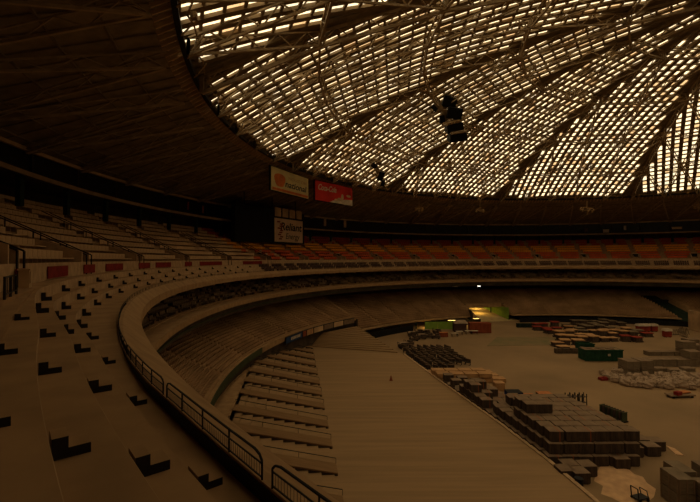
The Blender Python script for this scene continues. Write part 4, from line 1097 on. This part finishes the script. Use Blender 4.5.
# assorted dark equipment below the far decks
eq = [(403,348),(409,345.5),(414,341),(422,339),(429,338),(436,338.5),(426,334.5),(419,334),(437,333.5),(412,336.5)]
for i, (u, v) in enumerate(eq):
    p = T(u, v); e_ = empty('equipment_cart', (p[0],p[1],0), random.uniform(-.5,.5), 'dark equipment cart below the far deck at left, %s going away from the curb' % ord12[i], 'cart', 'dark equipment carts')
    b = MB(); b.box((0,0,.5),(2.0,1.1,.5)); b.box((.3,0,.95),(1.0,.9,.4),.2); b.build('body', M['crate'], e_); b = MB(); b.tube([(-1,-.4,.5),(-1.1,-.4,1.3),(-1.1,.4,1.3),(-1,.4,.5)], .08); b.build('handle', M['darksteel'], e_)
    b = MB(); b.box((0,0,.78 if i%3 else 1.2),(1.7,1.0,.06)); b.build('top', M['lid' if i%3 else 'plastic'], e_)
    for sx in (-.7,.7): b = MB(); b.box((sx,0,.13),(.26,1.0,.26)); b.build('wheel', M['black'], e_)
for i, (u, m_) in enumerate(((640,'white'),(646,'white'),(653.5,'orange'),(667,'orange'))):
    v = 331.5 if i < 3 else 337; p = T(u, v); e_ = empty('vending_cart', (p[0],p[1],0), 0, '%s topped stall cart under the far right deck, %s from the left' % (m_, ord12[i]), 'cart', 'stall carts under the far right deck')
    b = MB(); b.box((0,0,.8),(1.5,1.2,1.3)); b.build('body', M['redpaint'], e_); b = MB(); b.box((0,0,1.75),(1.8,1.5,.5),0,top=(.85,.8)); b.build('canopy', M['white'], e_)
    for sx in (-.5,.5): b = MB(); b.box((sx,0,.12),(.24,1.0,.24)); b.build('wheel', M['black'], e_)
for i, u in enumerate((519,524,529)):
    p = T(u, 327.5); b = MB(); b.org = (p[0],p[1],0); b.box((p[0],p[1],.6),(1.2,1.0,1.1)); b.box((p[0],p[1]-.52,.9),(.5,.06,.4)); tag(b.build('dark_bin', M['darkgreen']), 'dark bin beside the right side of the ramp, %s from the left' % ord12[i], 'bin', 'dark bins by the ramp')
for i, (u, v) in enumerate(((676,335),(681,333),(687,334),(684,337))):
    p = T(u, v); e_ = empty('bicycle_rack', (p[0],p[1],0), .5*i, 'tangled dark rack under the far right deck, %s from the left' % ord12[i], 'rack', 'tangled racks at right')
    b = MB()
    for j in range(5): b.tube([(-.8+j*.4,-.4,0),(-.6+j*.4,0,1.5),(-.8+j*.4,.4,0)], .08)
    b.build('hoops', M['greywood'], e_); b = MB(); b.bar((-1,0,.1),(1,0,.1),.1); b.build('bar', M['darksteel'], e_)
# end panel at far right
p = at(700,333,95)
vwall(at(688,312,112), at(706,312,104), .0, 5.0, 0, 5.2, .3, 'seat_tan', 'wall_right', 'tan end wall at the far right of the field')
# columns under the far decks
for i, a in enumerate(list(np.arange(67,96,5.2))+list(np.arange(109,140,5.2))):
    b = MB(); b.org = pol(71.5,a,-19.2); b.bar(pol(71.5,a,-19.2), pol(71.5,a,-17.75), .4); b.bar(pol(71.5,a,-17.95), pol(71.5,a,-17.72), .7, .7)
    tag(b.build('pillar', M['darkgreen']), 'short dark pillar under the edge of the far lower decks', 'pillar', 'pillars under the far lower decks')
# cone on the platform
p = ground(391,380.5,.7); mb = MB(); mb.org = (p[0],p[1],.7); mb.box((p[0],p[1],.73),(.5,.5,.06)); mb.box((p[0],p[1],1.1),(.34,.34,.7),.2,top=(.25,.25))
tag(mb.build('traffic_cone', M['rust']), 'small rust red cone alone on the broad platform', 'cone')
p = ground(266,421,2.0)
# litter on the near treads
for i, (u, v, z) in enumerate(((85,480,-1.44),(60,490,-1.2),(5,441,-1.05))):
    pass


# lettering and marks sit on the sign faces, ribs and placards on the bins
bpy.context.view_layer.update()
for o in list(bpy.data.objects):
    base = o.name.split('.')[0]
    if o.parent and base in ('lettering','emblem','red_emblem','snow_shape','painted_figure','orange_band','ribs','placard','debris'):
        for sib in o.parent.children:
            if sib.name.split('.')[0] == ('sign_face' if any(c.name.startswith('sign_face') for c in o.parent.children) else 'face') or (sib.name.startswith('bin')):
                o.parent = sib; o.matrix_parent_inverse = Matrix.Identity(4); break
